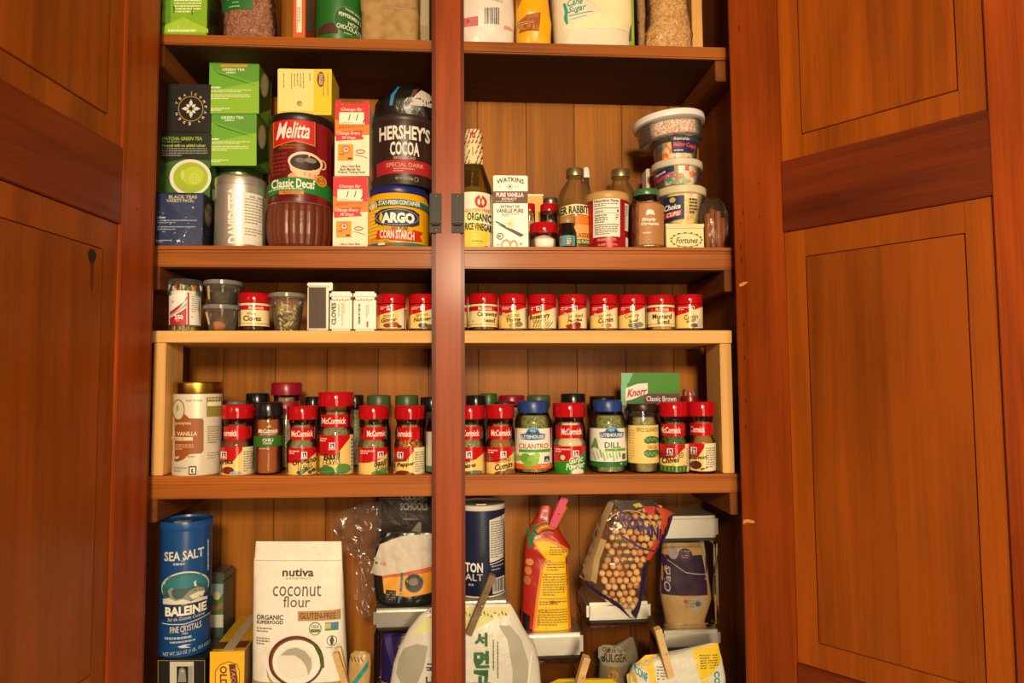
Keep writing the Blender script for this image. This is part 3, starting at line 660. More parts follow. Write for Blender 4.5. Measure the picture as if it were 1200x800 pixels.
# two green cartons stacked on the tin
zt2 = tin2.zb+tin2.h
b1 = box_item(243.5, 300.5, 133.5, .062, .072, base=zt2+.0008)
b2 = box_item(245, 303.5, 73, .06, .074, base=b1.zb+b1.h+.0014)
for it, lb, x0, x1, y0, y1 in ((b1, 'green tea carton directly on the tin, carrying its twin', 243.5, 300.5, 133.5, 194), (b2, 'green tea carton with yellow top strip, stacked on its twin', 245, 303.5, 73, 133)):
    root = carton(it, 'tea_box', lb, 'box', '6cae30', 'pair of green tea cartons')
    y = y0-73; dx = x0-245
    els = [G([(x0, y0), (x1, y0), (x1, y0+25), (x0+6, y0+8)], '5c9c30'), G([(x0+.3, y0+34), (x1, y0+22), (x1, y1), (x0, y1)], '8cbf2e'), G([(x0+4.5, y0+7), (x0+11, y0+12.6), (x1-4, y0+27), (x1-4.5, y0+27.2), (x0+11, y0+13.8)], '1f5a1c'),
           T('GREEN TEA', x0+15.5, y0+7 if y == 0 else y0+2.5, x0+42, y0+10 if y == 0 else y0+5.8, 'f0f4dc', 1), L(x0+20, y0+(11 if y == 0 else 6.6), x0+38, y0+(14 if y == 0 else 9), 1, 'd8e8b8', .7, 3),
           L(x0+2, y0+28.5, x0+28, y0+31, 1, 'f2f4dc', .8, 1), L(x0+2, y0+32, x0+50, y0+36, 2, 'e4ecc4', .5, 2), L(x0+2, y0+37.5, x0+48, y0+44, 3, 'e8ecb4', .5, 5), L(x0+2, y0+53.5, x0+24, y0+57.5, 2, 'f0f4dc', .5, 6)]
    if y == 0: els.append(R(x0+13.5, y0+2.5, x0+45, y0+5.5, 'd89c1c'))
    decal(it, root, els)
    decal(it, root, [G([(x1+.5, y0+1), (x1+14, y0+14), (x1+14, y0+55), (x1+.5, y0+60)], '2a4a1a'), G([(x1+.5, y0+1), (x1+12, y0+12), (x1+12, y0+30), (x1+.5, y0+30)], '5c7a20'), E(x1+6.5, y0+27, 4.6, 14, 'd8cca0'), O(x1+6.5, y0+27, 4.2, 13, .4, '8a7a4a')], 'side_print', mp=it.side)
# coffee can
it = cyl_item(313, 391, 130.5, .006, 2, ymid=260)
root = mk(it, 'coffee_can', 'red decaf coffee canister with brown ribbed plastic base', 'canister'); r = it.r
zl, zw = it.z(139), it.z(236)
rb = lambda z: r*(.955+.0*z)
m = MB(); m.lathe([(r*.955, zw-.001), (r*.955, zl)], plain('6e1216', .3), 48); m.build('can_body', root)
cap(root, r*.975, zl-.001, it.h, plain('1c1614', .4), 48, 'lid')
pk = [(0, .86), (.006, .92), (.022, .985), (.038, 1), (zw-.014, .99), (zw-.003, .965), (zw, .95)]
def _pi(z_):
    for (a_, p_), (b_, q_) in zip(pk, pk[1:]):
        if z_ <= b_: return p_+(q_-p_)*(z_-a_)/(b_-a_)
    return .95
pr = [(r*_pi(zw*i/48), zw*i/48) for i in range(49)]
m = MB(); m.lathe(pr, plain('6a3018', .35), 176, rf=lambda a, z: 1-.035*abs(sin(a*11))**6-.004*(sin(z*1600)>.2)*abs(cos(a*11))**8); m.build('ribbed_base', root)
m = MB(); m.lathe([(r*.96, zw-.0005), (r*.968, zw+.0004), (r*.96, zw+.0013)], plain('c8a898', .25, .8), 48, capb=False, capt=False); m.build('seam_ring', root)
it.rad = lambda z: r*.956
AU = 'c88a2c'
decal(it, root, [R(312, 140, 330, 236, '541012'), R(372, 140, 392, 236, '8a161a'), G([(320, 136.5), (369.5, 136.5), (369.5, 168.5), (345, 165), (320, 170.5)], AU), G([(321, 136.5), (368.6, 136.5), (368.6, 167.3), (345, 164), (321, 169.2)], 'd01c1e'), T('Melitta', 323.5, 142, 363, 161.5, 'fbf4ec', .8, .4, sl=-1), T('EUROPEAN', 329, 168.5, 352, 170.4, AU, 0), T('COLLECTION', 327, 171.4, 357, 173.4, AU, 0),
  L(318, 178, 336, 206, 6, '8a2a24', .5, 4), E(357, 206, 20, 6, 'd8a068'), G([(337.5, 188), (378, 188), (374, 200), (366, 207), (350, 207), (341, 200)], 'e8c498'), O(378, 188, 4.5, 6, 1.6, 'e8c498'), E(357.8, 188, 20.6, 11.5, 'f0d4aa', 28), E(357.8, 189, 18, 9.4, '2a1612', 28), E(352, 187, 6, 3, '6a5a50'), E(364, 186, 7, 3, '8a7a70'),
  G([(312, 211), (330, 208), (350, 207), (372, 208.5), (392, 212), (392, 230), (372, 226), (350, 224.6), (330, 225), (312, 228)], '1c7a2c'), T('Classic Decaf', 318, 208.6, 369.5, 219.5, 'f4ecdc', 1.5), L(315, 219.8, 380, 222.4, 1, 'c8e0b8', .6, 3), R(327, 222.8, 356, 227, 'd88a1c'), T('MEDIUM ROAST', 331, 223.6, 352, 226.2, '6a2a10', 0), T('GROUND', 333, 228, 350, 230.6, '2a0a08', 1), E(376.5, 208, 6.4, 6.6, 'd8962c'), O(376.5, 208, 4.6, 4.8, .8, '8a4a14'), L(373, 206.5, 380, 210, 2, '8a4a14', .6, 3)])
zmel = it.zb+it.h
it = box_item(325.5, 388.5, 81, .02, .065, base=zmel+.0006)
root = carton(it, 'tea_box', 'yellow tea carton lying on top of the coffee canister', 'box', 'f0cc3c')
decal(it, root, [R(325.5, 81, 367.5, 130, 'f2dc8c'), R(367.5, 81, 388.5, 130, 'f2c81c'), E(376, 92.8, 4.6, 9.2, '7a4438'), T('ZINGER', 374, 86, 378, 99.5, 'e8d0a0', 1, rot=2)]+[L(x, 86, x+2, y1, 1, '9a8a4a', .6, int(x), rot=1) for x, y1 in ((332, 110), (341, 113), (344.5, 114), (348, 108), (351.5, 108), (355, 110), (362.5, 107), (378.5, 128), (383.5, 128))]+[O(351, 121, 3, 3, .8, '8a7a4a', 14), L(349, 119.6, 353, 122.6, 2, '8a7a4a', .6, 3)])
# baking soda boxes
ORG = 'e8801c'
def soda(x0, x1, y0, y1, Yf, label, base=None, shelf=None, torn=False):
    it = box_item(x0, x1, y0+(5 if torn else 0), Yf, .05, shelf, base); root = carton(it, 'baking_soda_box', label, 'box', 'f0e0c0', 'stacked baking soda boxes')
    a = y0-117
    els = [R(x0, y0+5 if torn else y0, x1, 150+a, 'd8262a'), G([(x0, 140+a), (x1, 148+a), (x1, 165+a), (x0, 160+a)], ORG), R(x0, 158+a, x1, y1, 'f6e8c8'), G([(x0, 146+a), (x1, 146+a), (x1, 158+a), (x0, 160+a)], ORG),
           T('Change By', x0+7, 126.3+a, x0+32, 130.6+a, 'f8e0d0', 1, .1), G([(x0+5, 131.5+a), (x0+34, 131.5+a), (x0+34.5, 145.5+a), (x0+5, 145+a)], 'fbf2dc'), G([(x0+15.5, 141+a), (x0+17.5, 133.5+a), (x0+18.5, 133.5+a), (x0+16.6, 141+a)], '2a2a34'), G([(x0+24.5, 141+a), (x0+26.5, 133.5+a), (x0+27.5, 133.5+a), (x0+25.6, 141+a)], '2a2a34'), G([(x0+32, 143+a), (x0+36, 138+a), (x0+36.6, 139+a), (x0+33, 144+a)], '2a3a6a'), L(x0+7, 143+a, x0+30, 144+a, 1, 'a89a7a', .7, 2),
           L(x0+4, 147.5+a, x0+34, 151+a, 2, 'a4501c', .5, 4), G([(x0+1, 155+a), (x0+33, 152.5+a), (x0+31, 158+a), (x0+34, 163+a), (x0+1, 165+a)], 'd8262a'), T('Change Every', x0+2, 154+a, x0+30, 158.6+a, 'fbead8', 1, .1), T('30 Days', x0+8, 159.4+a, x0+24, 163.6+a, 'fbead8', 1, .1),
           R(x0+3.5, 169+a, x0+21.5, 188+a, 'e89a2c'), E(x0+13, 175+a, 4.4, 4.4, 'd83a2a'), E(x0+13, 175+a, 3.1, 3.1, 'f6e8d0'), E(x0+13, 174.8+a, 1.7, 1.7, 'd83a2a'), L(x0+6, 180+a, x0+19, 182+a, 1, '5a2a1a', .7, 1), R(x0+15, 184.5+a, x0+20, 186.6+a, '3a2a4a'), O(x0+30, 177.5+a, 5.5, 2.4, 1, 'c84438', 18), G([(x0+21, 181+a), (x0+28, 181.5+a), (x0+38, 184.6+a), (x0+38, 185.2+a), (x0+28, 182.3+a)], '8a7a6a')]
    if y1-y0 > 83: els += [T('Use a New Box', x0+7, 193+a, x0+30, 196+a, '5a4a3a', 1), T('Each Month for', x0+6, 196.6+a, x0+30, 199.6+a, '5a4a3a', 1), T('Fresher Tasting Food', x0+4, 200.2+a, x0+35, 203.4+a, '5a4a3a', 1)]
    else: els.append(T('Use a New Box', x0+8, y1-2.4, x0+32, y1-.3, '5a4a3a', 1))
    decal(it, root, els)
    if torn:
        m = MB(); w, d, h = it.w, it.d, it.h; rd = plain('c8242a', .5)
        for xa, xb, hh in ((-w/2, -w/2+.010, .0066), (w/2-.0105, w/2, .0062)): m.box(xa, xb, -d/2, -d/2+.0008, h, h+hh, rd, .0002)
        for xa, hh in ((-.014, .0028), (-.004, .0018), (.006, .0024)): m.box(xa, xa+.008, -d/2, -d/2+.0008, h, h+hh, rd, .0002)
        m.build('torn_edge', root)
    return it
s1 = soda(390.3, 431, 207, 287, .012, 'lower of two stacked orange and white baking soda boxes', shelf=2)
soda(392.5, 432.7, 117, 206, .012, 'torn-topped upper baking soda box in the stack', base=s1.zb+s1.h+.0014, torn=True)
# corn starch
it = cyl_item(431.5, 503, 216, .004, 2, ymid=260)
root = mk(it, 'cornstarch_tub', 'yellow corn starch tub with a navy lid', 'tub'); r = it.r
m = MB(); m.lathe([(r*.95, 0), (r*.99, .002), (r, .008), (r, it.z(232)), (r*.96, it.z(228)), (r*.94, it.z(225))], plain('f0b010', .32), 48); m.build('tub_body', root)
cap(root, r*.965, it.z(225), it.h, plain('1c2468', .35), 64, 'lid', ribs=60)
it.rad = lambda z: r*1.0005
kern = [E(433.5+2.6*i+(j % 2), 246+4.2*j, 1.5, 2, 'f8c83c', 8) for i in range(4) for j in range(8)]
decal(it, root, [R(431, 248, 444, 282, 'e09a10')]+kern+[G([(431, 236), (440, 234), (467, 233), (495, 234.5), (504, 236), (504, 243), (490, 241.6), (467, 240.4), (445, 241), (431, 243)], '2a6a6e'), T('STAY-FRESH CONTAINER', 443.5, 234.6, 492.5, 240, 'eef0e0', 1.5), E(437.5, 239.5, 4.6, 5, 'e8d8a0'), O(437.5, 239.5, 3.4, 3.8, .6, '8a7a3a'),
  R(449, 241.5, 456, 282, 'c8a828'), G([(439.5, 249), (447, 245), (467, 243.6), (485, 245), (491.5, 249), (491.5, 261), (484, 264.6), (467, 265.2), (449, 264), (439.5, 260)], '2c3050'), O(465.5, 254.5, 25, 9.4, .5, 'b8b8c0', 28), G([(444, 256), (446, 248), (448.6, 252), (447, 260)], 'e8c028'), T('ARGO', 447, 249, 486, 261.4, 'f8f4e8', 3.4), T('100% PURE', 458, 265.8, 478, 269, '2a2a3a', 1),
  G([(442, 270), (455, 269), (483, 271), (484, 268.5), (495.5, 269.5), (492, 275), (495, 280), (486, 281.5), (468, 282), (440.5, 278.5)], 'd02a1c'), T('CORN STARCH', 445, 270, 485.5, 280, 'fbeedc', 1.5, sl=2), R(431, 284, 504, 287.2, '2a7070'), R(443, 284.3, 451, 286.8, 'dfe6d8'), T('NET WT', 452, 284.4, 463, 286.9, 'd83a2a', 1)])
zar = it.zb+it.h
it = cyl_item(435.5, 512.5, 132.5, .0035, base=zar+.0006, ymid=180)
root = mk(it, 'cocoa_can', 'dark brown cocoa can with a red band stacked on corn starch tub', 'canister'); r = it.r
m = MB(); m.lathe([(r*.96, 0), (r*.98, .002), (r*.98, it.z(139.5))], plain('32201c', .36), 48); m.build('can_body', root)
cap(root, r*1.0, it.z(140), it.h, plain('38241f', .42), 48, 'lid')
it.rad = lambda z: r*.982
decal(it, root, [G([(434, 189), (450, 187), (474, 186.4), (500, 187), (514, 189), (514, 205), (500, 203), (474, 202.4), (450, 203), (434, 205)], 'b01c24'), T("HERSHEY'S", 444.5, 145.8, 504, 163, 'e8e2d8', 1.8), T('COCOA', 457, 165.3, 491.5, 181.6, 'e8e2d8', 1.8), T('100% CACAO', 461, 182.6, 487, 186, 'c8a89a', 1), T('SPECIAL DARK', 452.5, 190, 497, 195, 'd89a7a', 1), L(461, 196.6, 486, 201.6, 2, 'd89a8a', .5, 3), T('NET WT 8 OZ (226g)', 463.5, 206.8, 484, 211, 'b8a088', 1), O(488, 209, 2.6, 2.6, .5, 'b8a088', 14)])
zh = it.zb+it.h
it = bag_item([(105, 470, 490, .03), (109, 457, 500, .06), (116, 448, 508, .07), (126, 440, 512, .075), (132.2, 437, 513, .06)], .05, wr=.003, wsc=50, seed=11, floor=zh)
root = mk(it, 'packet', 'crumpled black packet lying on the cocoa can', 'packet'); it.shell(foil('14100e', .3)).build('packet_body', root)
decal(it, root, [G([(468, 111), (470.5, 111), (465, 122), (462.5, 133), (459, 133), (461, 121)], '2a7aa8'), G([(495, 115), (509, 118), (509, 133), (481, 133), (486, 126)], 'c8bcb0'), G([(486, 116), (492, 113), (490, 121), (483, 126)], '5a3a2a'), L(497, 127, 506, 133, 3, '4a4440', .4, 5, rot=1)])
# ============================================================ SECOND SHELF, RIGHT
it = cyl_item(532, 577.5, 145, .004, 2, ymid=260)
root = mk(it, 'vinegar_bottle', 'tall rice vinegar bottle with patterned paper neck wrap', 'bottle'); r = it.r; z = it.z
GL = glass('olive', 'e0d2a8', .06, .05, '8a7a4c')
prof = [(r*.9, 0), (r*.985, .003), (r*.985, z(226)), (r*.93, z(214)), (r*.72, z(200)), (r*.53, z(187))]
m = MB(); m.lathe(prof+[(r*.46, z(178))], GL, 40); m.build('bottle_body', root)
m = MB(); m.lathe([(q*.92, max(zz, .003)) for q, zz in prof[:3]]+[(r*.84, z(217))], plain('8a7030', .2), 28); m.build('vinegar', root)
m = MB(); m.lathe([(r*.535, z(188.5)), (r*.52, z(170)), (r*.47, z(160)), (r*.47, z(149)), (r*.43, z(146)), (r*.36, it.h)], plain('ecd8a8', .5), 32); m.build('neck_wrap', root)
it.rad = lambda zz: r*(.475+.055*max(0, min(1, (z(160)-zz)/(z(160)-z(187)))))
wrap = [R(543, 161.6, 566, 162.4, 'c8a870')]
for i in range(6):
    for j in range(7):
        cx = 545+4.4*i+(j % 2)*2; cy = 149+6.2*j
        if abs(cx-554.5) < 10.4 and not (551 < cx < 557 and j > 2): wrap.append(G([(cx-1.6, cy+2.2), (cx+.6, cy-2.4), (cx+1.8, cy-2), (cx-.4, cy+2.6)], '8a3a20'))
wrap += [T('m', 551, 150.5, 557, 157, 'a82a1a', 2), R(553.5, 168, 555, 178, 'b8885a')]
decal(it, root, wrap, 'wrap_print')
it.rad = lambda zz: r*.987
decal(it, root, [R(531, 224.5, 578, 287, 'f6ecd0'), E(556, 276, 18, 16, 'f0d84c'), E(556, 252, 14, 8, 'f4ec9c'), O(556, 280, 14, 8, .6, 'e0b828'), O(558, 281, 9, 5, .6, 'e0b828'), E(563.4, 235.6, 7.2, 7.4, 'd02a2e'), E(561.2, 236, 1.5, 3.6, 'f6ecd0'), E(566, 236, 1.5, 3.6, 'f6ecd0'), R(562.6, 228, 564.6, 232, 'f6ecd0'), T('GLUTEN FREE', 545, 244, 574.5, 248, 'c84838', 1, .2, sl=-1), T('ORGANIC', 547.5, 249, 576, 258.6, '1a2a24', 2, sl=1), T('RICE VINEGAR', 545, 261, 576.8, 269.6, '1a2a24', 2, sl=1), L(553, 281.5, 573, 283, 1, '6a6a4a', .8, 3)])
it = box_item(578, 618.5, 205.8, .008, .04, 2)
root = carton(it, 'extract_box', 'white vanilla extract carton with a brown band', 'box', 'f6f0e4')
BR = '6a3c30'
decal(it, root, [T('WATKINS', 582, 207.5, 614, 213, '3a2a24', 1.6, arc=3), O(597.6, 218.6, 3.2, 3.2, .6, '8a7a70', 16), E(597.6, 218.6, 1.6, 1.6, '8a7a70', 10), L(584, 218.4, 592, 219.4, 1, 'a89a90', .8, 1), L(603, 218.4, 611, 219.4, 1, 'a89a90', .8, 2), R(578, 224, 618.5, 238, BR), T('PURE VANILLA', 581.6, 225.6, 613.6, 230.8, 'f6f0e4', 2), T('EXTRACT', 588.5, 231.8, 605.5, 234.4, 'f6f0e4', 1), L(581, 235.4, 614, 237, 1, 'c8a898', .8, 3), T('EXTRAIT DE', 586.6, 240.4, 608.8, 243.4, '4a3a34', 1.4), T('VANILLE PURE', 581.6, 244.4, 613.6, 249.2, '3a2a24', 1.4), L(588, 250.4, 608, 254, 2, '9a8a80', .5, 4),
  G([(580, 259.5), (582, 259), (614, 275), (611, 277), (596, 268)], '4a3a34'), G([(582, 262), (600, 268), (612, 277), (609, 277)], '5a4a40')]+[E(597.6+3.4*cos(a), 262+3.6*sin(a), 2.6, 2.6, 'f4e4b8', 10) for a in (0, 1.26, 2.5, 3.77, 5)]+[E(597.6, 262, 1.5, 1.5, 'd8b870', 10), O(586, 276.6, 4, 4, 1, '5a5a50', 18), L(583.8, 275.4, 588.4, 278.6, 2, '5a5a50', .6, 3), O(593, 288, 6, 8, 2, 'c89a5a', 16, pi, 2*pi), O(602, 288, 5, 7, 2, 'c89a5a', 16, pi, 2*pi), L(583, 285.5, 588, 287.4, 1, '9a8a80', .8, 3), L(609, 284.6, 613, 287.4, 2, '9a8a80', .6, 6)])
POW = plain('f4ece0', .9)
def redjar(x0, x1, yt, ycap, Yf, label, cont, lvl, name='spice_jar'):
    it = cyl_item(x0, x1, yt, Yf, 2, ymid=275); root = mk(it, name, label, 'spice jar', 'red-lidded jars on the second shelf'); r = it.r
    zc = it.z(ycap); m = MB(); m.lathe([(r*.93, 0), (r*.975, .002), (r*.975, zc-.003), (r*.92, zc+.0003)], CLEAR, 32); m.build('jar', root)
    m = MB(); m.lathe([(r*.88, .002), (r*.93, .004), (r*.93, lvl*zc*.6), (r*.5, lvl*zc*.85), (r*.05, lvl*zc)], cont, 24); m.build('contents', root)
    cap(root, r*.99, zc, it.h, REDCAP); return it
redjar(620.5, 653.5, 259, 271, .008, 'squat red-lidded jar of white powder in front of vanilla carton', POW, .98)
redjar(614, 627.5, 237.5, 246.5, .065, 'slim red-capped jar half hidden behind the vanilla carton', plain('d8b0a0', .8), .8)
redjar(633, 653.5, 237.5, 246.5, .065, 'red-capped jar standing behind the squat jar of powder', plain('dcb8a8', .8), .8)
it = box_item(617, 636.5, 230, .115, .05, 2)
root = carton(it, 'tin_box', 'yellow tin box with white speckled lid at the back wall', 'box', 'e8a818')
m = MB(); m.box(-it.w/2-.001, it.w/2+.001, -it.d/2-.001, it.d/2, it.h+.0005, it.h+.004, plain('e8e4dc', .4), .001); m.build('lid', root)
it = cyl_item(636.5, 654, 230.5, .112, 2, ymid=260)
root = mk(it, 'spice_tin', 'small round tin with a dull metal lid at the back', 'tin')
m = MB(); m.lathe([(it.r*.97, 0), (it.r*.97, it.h-.009)], plain('8a8478', .4, .6), 28); m.build('tin_body', root); cap(root, it.r, it.h-.009, it.h, plain('9a9488', .35, .9), name='lid')
MOL = glass('molasses', 'f2e6d0', .26, .06, 'b08450')
def molasses(x0, x1, xc0, xc1, yt, Yf, label, els=None):
    it = cyl_item(x0, x1, yt, Yf, 2, ymid=265); root = mk(it, 'syrup_bottle', label, 'bottle', 'glass syrup bottles'); r = it.r; z = it.z
    rc = r*(xc1-xc0)/(x1-x0); k = yt-192
    prof = [(r*.92, 0), (r*.985, .003), (r*.985, z(238+k)), (r*.97, z(228+k)), (r*.86, z(219+k)), (r*.62, z(211+k)), (rc*.86, z(206+k)), (rc*.84, z(201+k))]
    m = MB(); m.lathe(prof, MOL, 40); m.build('bottle_body', root)
    m = MB(); m.lathe([(q*.93, max(zz, .003)) for q, zz in prof[:2]]+[(r*.92, z(250))], plain('7a4420', .3), 28); m.build('syrup', root)
    cap(root, rc, z(201.5+k), it.h, plain('a89468', .35, .8), 32, ribs=24)
    it.rad = lambda zz: r*.987
    if els: decal(it, root, els)
    return it
molasses(653.5, 695, 663.5, 684.3, 192, .02, 'syrup bottle with a cream and orange label', [G([(652, 241), (674, 238.6), (696, 240), (696, 252), (674, 250.4), (652, 252.5)], 'f2dca0'), T('BRER RABBIT', 648, 240.6, 690, 250, '243424', 2.4, sl=-1), R(652, 252, 696, 262, 'e07a1c'), R(652, 262, 696, 281, 'e8a050'), R(652, 261.6, 696, 262.4, 'b85a14'), T('MOLASSES', 664, 272.6, 694, 278, '6a3018', 1), R(652, 280, 696, 285.5, '3a6a24'), T('FULL FLAVOR', 674, 281, 694, 284.6, 'e8e0b0', 1)])
molasses(709, 747, 716, 737.5, 193.5, .085, 'plain glass syrup bottle standing behind the red can')
it = cyl_item(654, 676, 251.5, -.0015, 2, ymid=275)
root = mk(it, 'extract_bottle', 'tiny dark extract bottle with a tan cap', 'bottle'); r = it.r; z = it.z
m = MB(); m.lathe([(r*.9, 0), (r*.985, .002), (r*.985, z(271)), (r*.75, z(264.5)), (r*.72, z(260))], plain('20120c', .12, 0, .6), 32); m.build('bottle_body', root)
cap(root, r*.86, z(260.3), it.h, plain('a87c44', .4), 32, ribs=24)
decal(it, root, [R(656, 275.5, 674, 287.6, '4aa4ac'), R(663, 278, 671, 287, '6a5a50'), L(664, 279, 670, 286.5, 4, 'e8e0cc', .5, 2), R(656.2, 277.5, 658.4, 283.5, 'c83a2a')])
it = cyl_item(682.5, 692, 195, .10, 2, ymid=230)
root = mk(it, 'dropper_bottle', 'narrow bottle with white dropper top between two syrup bottles', 'bottle'); r = it.r; z = it.z
m = MB(); m.lathe([(r*.9, 0), (r*1.3, .004), (r*1.3, z(230)), (r*.7, z(214)), (r*.6, z(207))], glass('amber', 'a06a34', .05), 24); m.build('bottle_body', root)
m = MB(); m.lathe([(r*.95, z(207.5)), (r*.9, z(203)), (r*.72, z(196)), (r*.55, it.h)], plain('f0ece4', .4), 24); m.build('dropper_cap', root)
it = cyl_item(685.5, 737.5, 222, -.001, 2, ymid=260)
root = mk(it, 'frosting_can', 'red can with nutrition panel and tan plastic lid', 'can'); r = it.r; z = it.z
m = MB(); m.lathe([(r*.90, 0), (r*.905, .001), (r*.965, z(231))], plain('b0141c', .28, .25), 44); m.build('can_body', root)
m = MB(); m.lathe([(r*.965, z(232)), (r*.995, z(231)), (r*1.0, z(225)), (r*.97, z(223.5)), (r*.9, z(222))], plain('c89a5c', .4), 44); m.build('lid', root)
it.rad = lambda zz: r*(.905+.06*zz/z(231))
K = '3a342e'
decal(it, root, [R(695, 231.5, 726.6, 276.4, 'efe8da'), T('Nutrition Facts', 696.4, 232.6, 725, 236, K, 2), L(696.4, 237.4, 724, 241.5, 2, '6a6258', .5, 1), R(696, 242.6, 725.6, 243.4, K), T('Calories', 697, 245, 707, 247.4, K, 1), R(723, 245, 725, 247.4, K), R(696, 248.6, 725.6, 249, K), L(697, 250.6, 712, 261, 4, '6a6258', .5, 3), L(721.5, 250.6, 725, 258, 3, '6a6258', .5, 4), R(696, 262, 725.6, 262.8, K), L(697, 264.4, 724, 274.8, 5, '7a7268', .45, 5), G([(732, 236), (736.5, 236), (736, 268), (732, 268)], 'e8dccc'), L(732.4, 238, 736, 266, 2, '6a6258', .5, 4, rot=1), T('INGREDIENTS', 700, 278.5, 722, 281.4, 'e8a098', 1), T('KEEP COOL', 701, 284.6, 724, 287, 'e8a098', 1), G([(733, 276), (736, 276), (736, 287), (733, 287)], 'e8dccc')])
it = cyl_item(736.5, 778.5, 218, -.0005, 2, ymid=265)
root = mk(it, 'spice_jar', 'glass jar of ground cinnamon with a green lid', 'spice jar'); r = it.r; z = it.z
prof = [(r*.93, 0), (r*.985, .002), (r*.985, z(243)), (r*.92, z(235)), (r*.76, z(230)), (r*.74, z(225.5))]
m = MB(); m.lathe(prof, CLEAR, 40); m.build('jar', root)
m = MB(); m.lathe([(q*.94, max(zz, .002)) for q, zz in prof[:4]], grain('cinnamon', ['9a5a2a', 'a8683a', 'b47844'], 90, .8, .1, False), 32); m.build('contents', root)
cap(root, r*.75, z(225.5), it.h, plain('4e7a4a', .35, .3), 36, ribs=30)
it.rad = lambda zz: r*.987
decal(it, root, [R(748.5, 238, 778, 286, 'b47a4a'), T('Simply', 752, 254.6, 769, 259.4, 'f6efe4', 2, .1), T('Organic', 751, 259.8, 772.5, 264.6, 'f6efe4', 2, .1), G([(757, 252), (758, 246), (762, 245), (766, 246.5), (767.5, 252), (762, 250.6)], 'f0e8d8'), L(753, 271.8, 769, 273.4, 1, 'f0e8d8', .8, 3), L(755, 287, 770, 288.4, 1, 'f0e8d8', .8, 4)])
it = box_item(757.5, 766.5, 198, .11, .03, 2)
root = carton(it, 'packet_box', 'slim white and red box behind the cinnamon jar', 'box', 'ece0d0'); decal(it, root, [R(761.5, 199, 766, 225, 'c8482a')])
# stack of baking cups
it = box_item(781, 825, 263, .012, .06, 2)
root = carton(it, 'fortune_box', 'little cream fortunes box under the stacked tubs', 'box', 'f0dca4')
zf = it.zb+it.h
decal(it, root, [R(781, 267, 825, 267.7, 'b89a5a'), T('Fortunes', 792, 278, 818, 285, '2a3a2a', 1, .35), O(804.5, 281, 18, 8.4, .7, '6a7a4a', 26)]+[E(804.5+18*cos(a), 281+8.4*sin(a), 1.5, 1, '5a6e40', 8) for a in [i*.42 for i in range(15)]])
m = MB(); m.box(-it.w/2-.0007, it.w/2+.0007, -it.d/2-.0007, it.d/2+.0007, it.h-.004, it.h+.0012, plain('ecd69c', .5), .0005); m.build('lid', root)
STR = grain('cup_stripes', ['d8c04a', 'f0dc8c', 'e8a4a0', 'f4e8c8', 'd0b840'], 130)
PARTY = grain('party_cups', ['f4ecdc', 'e04a2a', 'f4ecdc', '4a9a3a', 'f0a0b0', 'f4ecdc', '7a3a8a', 'f08a2a', 'f4ecdc'], 120)
LEAFC = grain('leaf_cups', ['f4e0a8', 'e87a1c', 'f4ecd8', '4a7a2a', 'f0a030', 'f4e8d0'], 120)
def tub(x0, x1, xb0, xb1, yt, yb, Yf, base, label, inner, lidmat, els, rimh=6, tilt=None, film=PET):
    it = cyl_item(x0, x1, yt, Yf, base=base, ymid=yb); root = mk(it, 'baking_cup_tub', label, 'tub', 'stacked plastic tubs'); r = it.r; z = it.z
    rb = r*(xb1-xb0)/(x1-x0); rt = r*.93; zr = z(yt+rimh)
    m = MB(); m.lathe([(rb*.96, 0), (rb, .001), (rt, zr)], film, 40, capt=False); m.build('tub_body', root)
    m = MB(); m.lathe([(rb*.94, .0015), (rb*.955, .003), (rt*.955, zr-.002)], inner, 32); m.build('paper_cups', root)
    m = MB(); m.lathe([(r*.96, zr-.002), (r, zr-.0005), (r, it.h-.0015), (r*.97, it.h), (r*.90, it.h-.0008)], lidmat, 40); m.build('lid', root)
    it.rad = lambda zz: rb+(rt-rb)*max(0, min(1, zz/zr))+.0002
    if els: decal(it, root, els)
    return it
NAVY = '1c2858'
t1 = tub(769.5, 827, 779, 819, 215.5, 262, .012, zf+.0016, 'tub of yellow and pink baking cups, lowest in the tub stack', STR, plain('d8c8a0', .45), [G([(777, 228), (802, 227.5), (802, 254), (778.5, 256)], NAVY), E(788, 232, 3.6, 3, 'c8b060', 12), T('Choice', 778, 236.5, 797.5, 243, 'f4eede', 2, .25, sl=-1), G([(778, 246), (799, 243.6), (798, 250), (778, 252)], 'd8301c'), T('CUPS!', 781, 245.5, 797, 250.4, 'f8ece0', 2, .25, sl=-1), L(808, 231, 817, 249, 5, '4a4a3a', .55, 3)], 8)
t2 = tub(764, 822.5, 770, 818, 184, 215, .010, t1.zb+t1.h+.0008, 'tub of multicoloured party baking cups, second in the tub stack', PARTY, plain('d8cdb8', .4), [G([(767, 196), (790, 191.5), (790, 198.5), (768, 204)], NAVY), T('Reynolds', 768, 197, 780, 201, 'f4eede', 1, .2, sl=-2), T('Baking Cups', 769, 200, 790, 208, 'd83a5a', 2, .2, sl=-4), T('PARTY', 781, 204.5, 793, 209, '1c9ab0', 2, sl=-2)], 7)
t3 = tub(763.5, 818.5, 767.5, 815, 157.5, 184, .012, t2.zb+t2.h+.0008, 'tub of orange leaf-print baking cups below the sprinkles', LEAFC, PET, [G([(786, 159), (815, 158), (813.5, 172), (811, 177), (788, 177.5)], NAVY), T('Reynolds', 789.5, 159.5, 808, 164, 'f4eede', 1, .2), T('Baking Cups', 789, 165.5, 815, 172, 'e8443c', 2.4, .15, sl=1), L(790, 174, 808, 176, 1, 'c8ccd8', .7, 2), E(779.5, 181, 4, 5, 'e86a1c', 10), E(780, 183, 2, 3, 'f4d02c', 8)], 5)
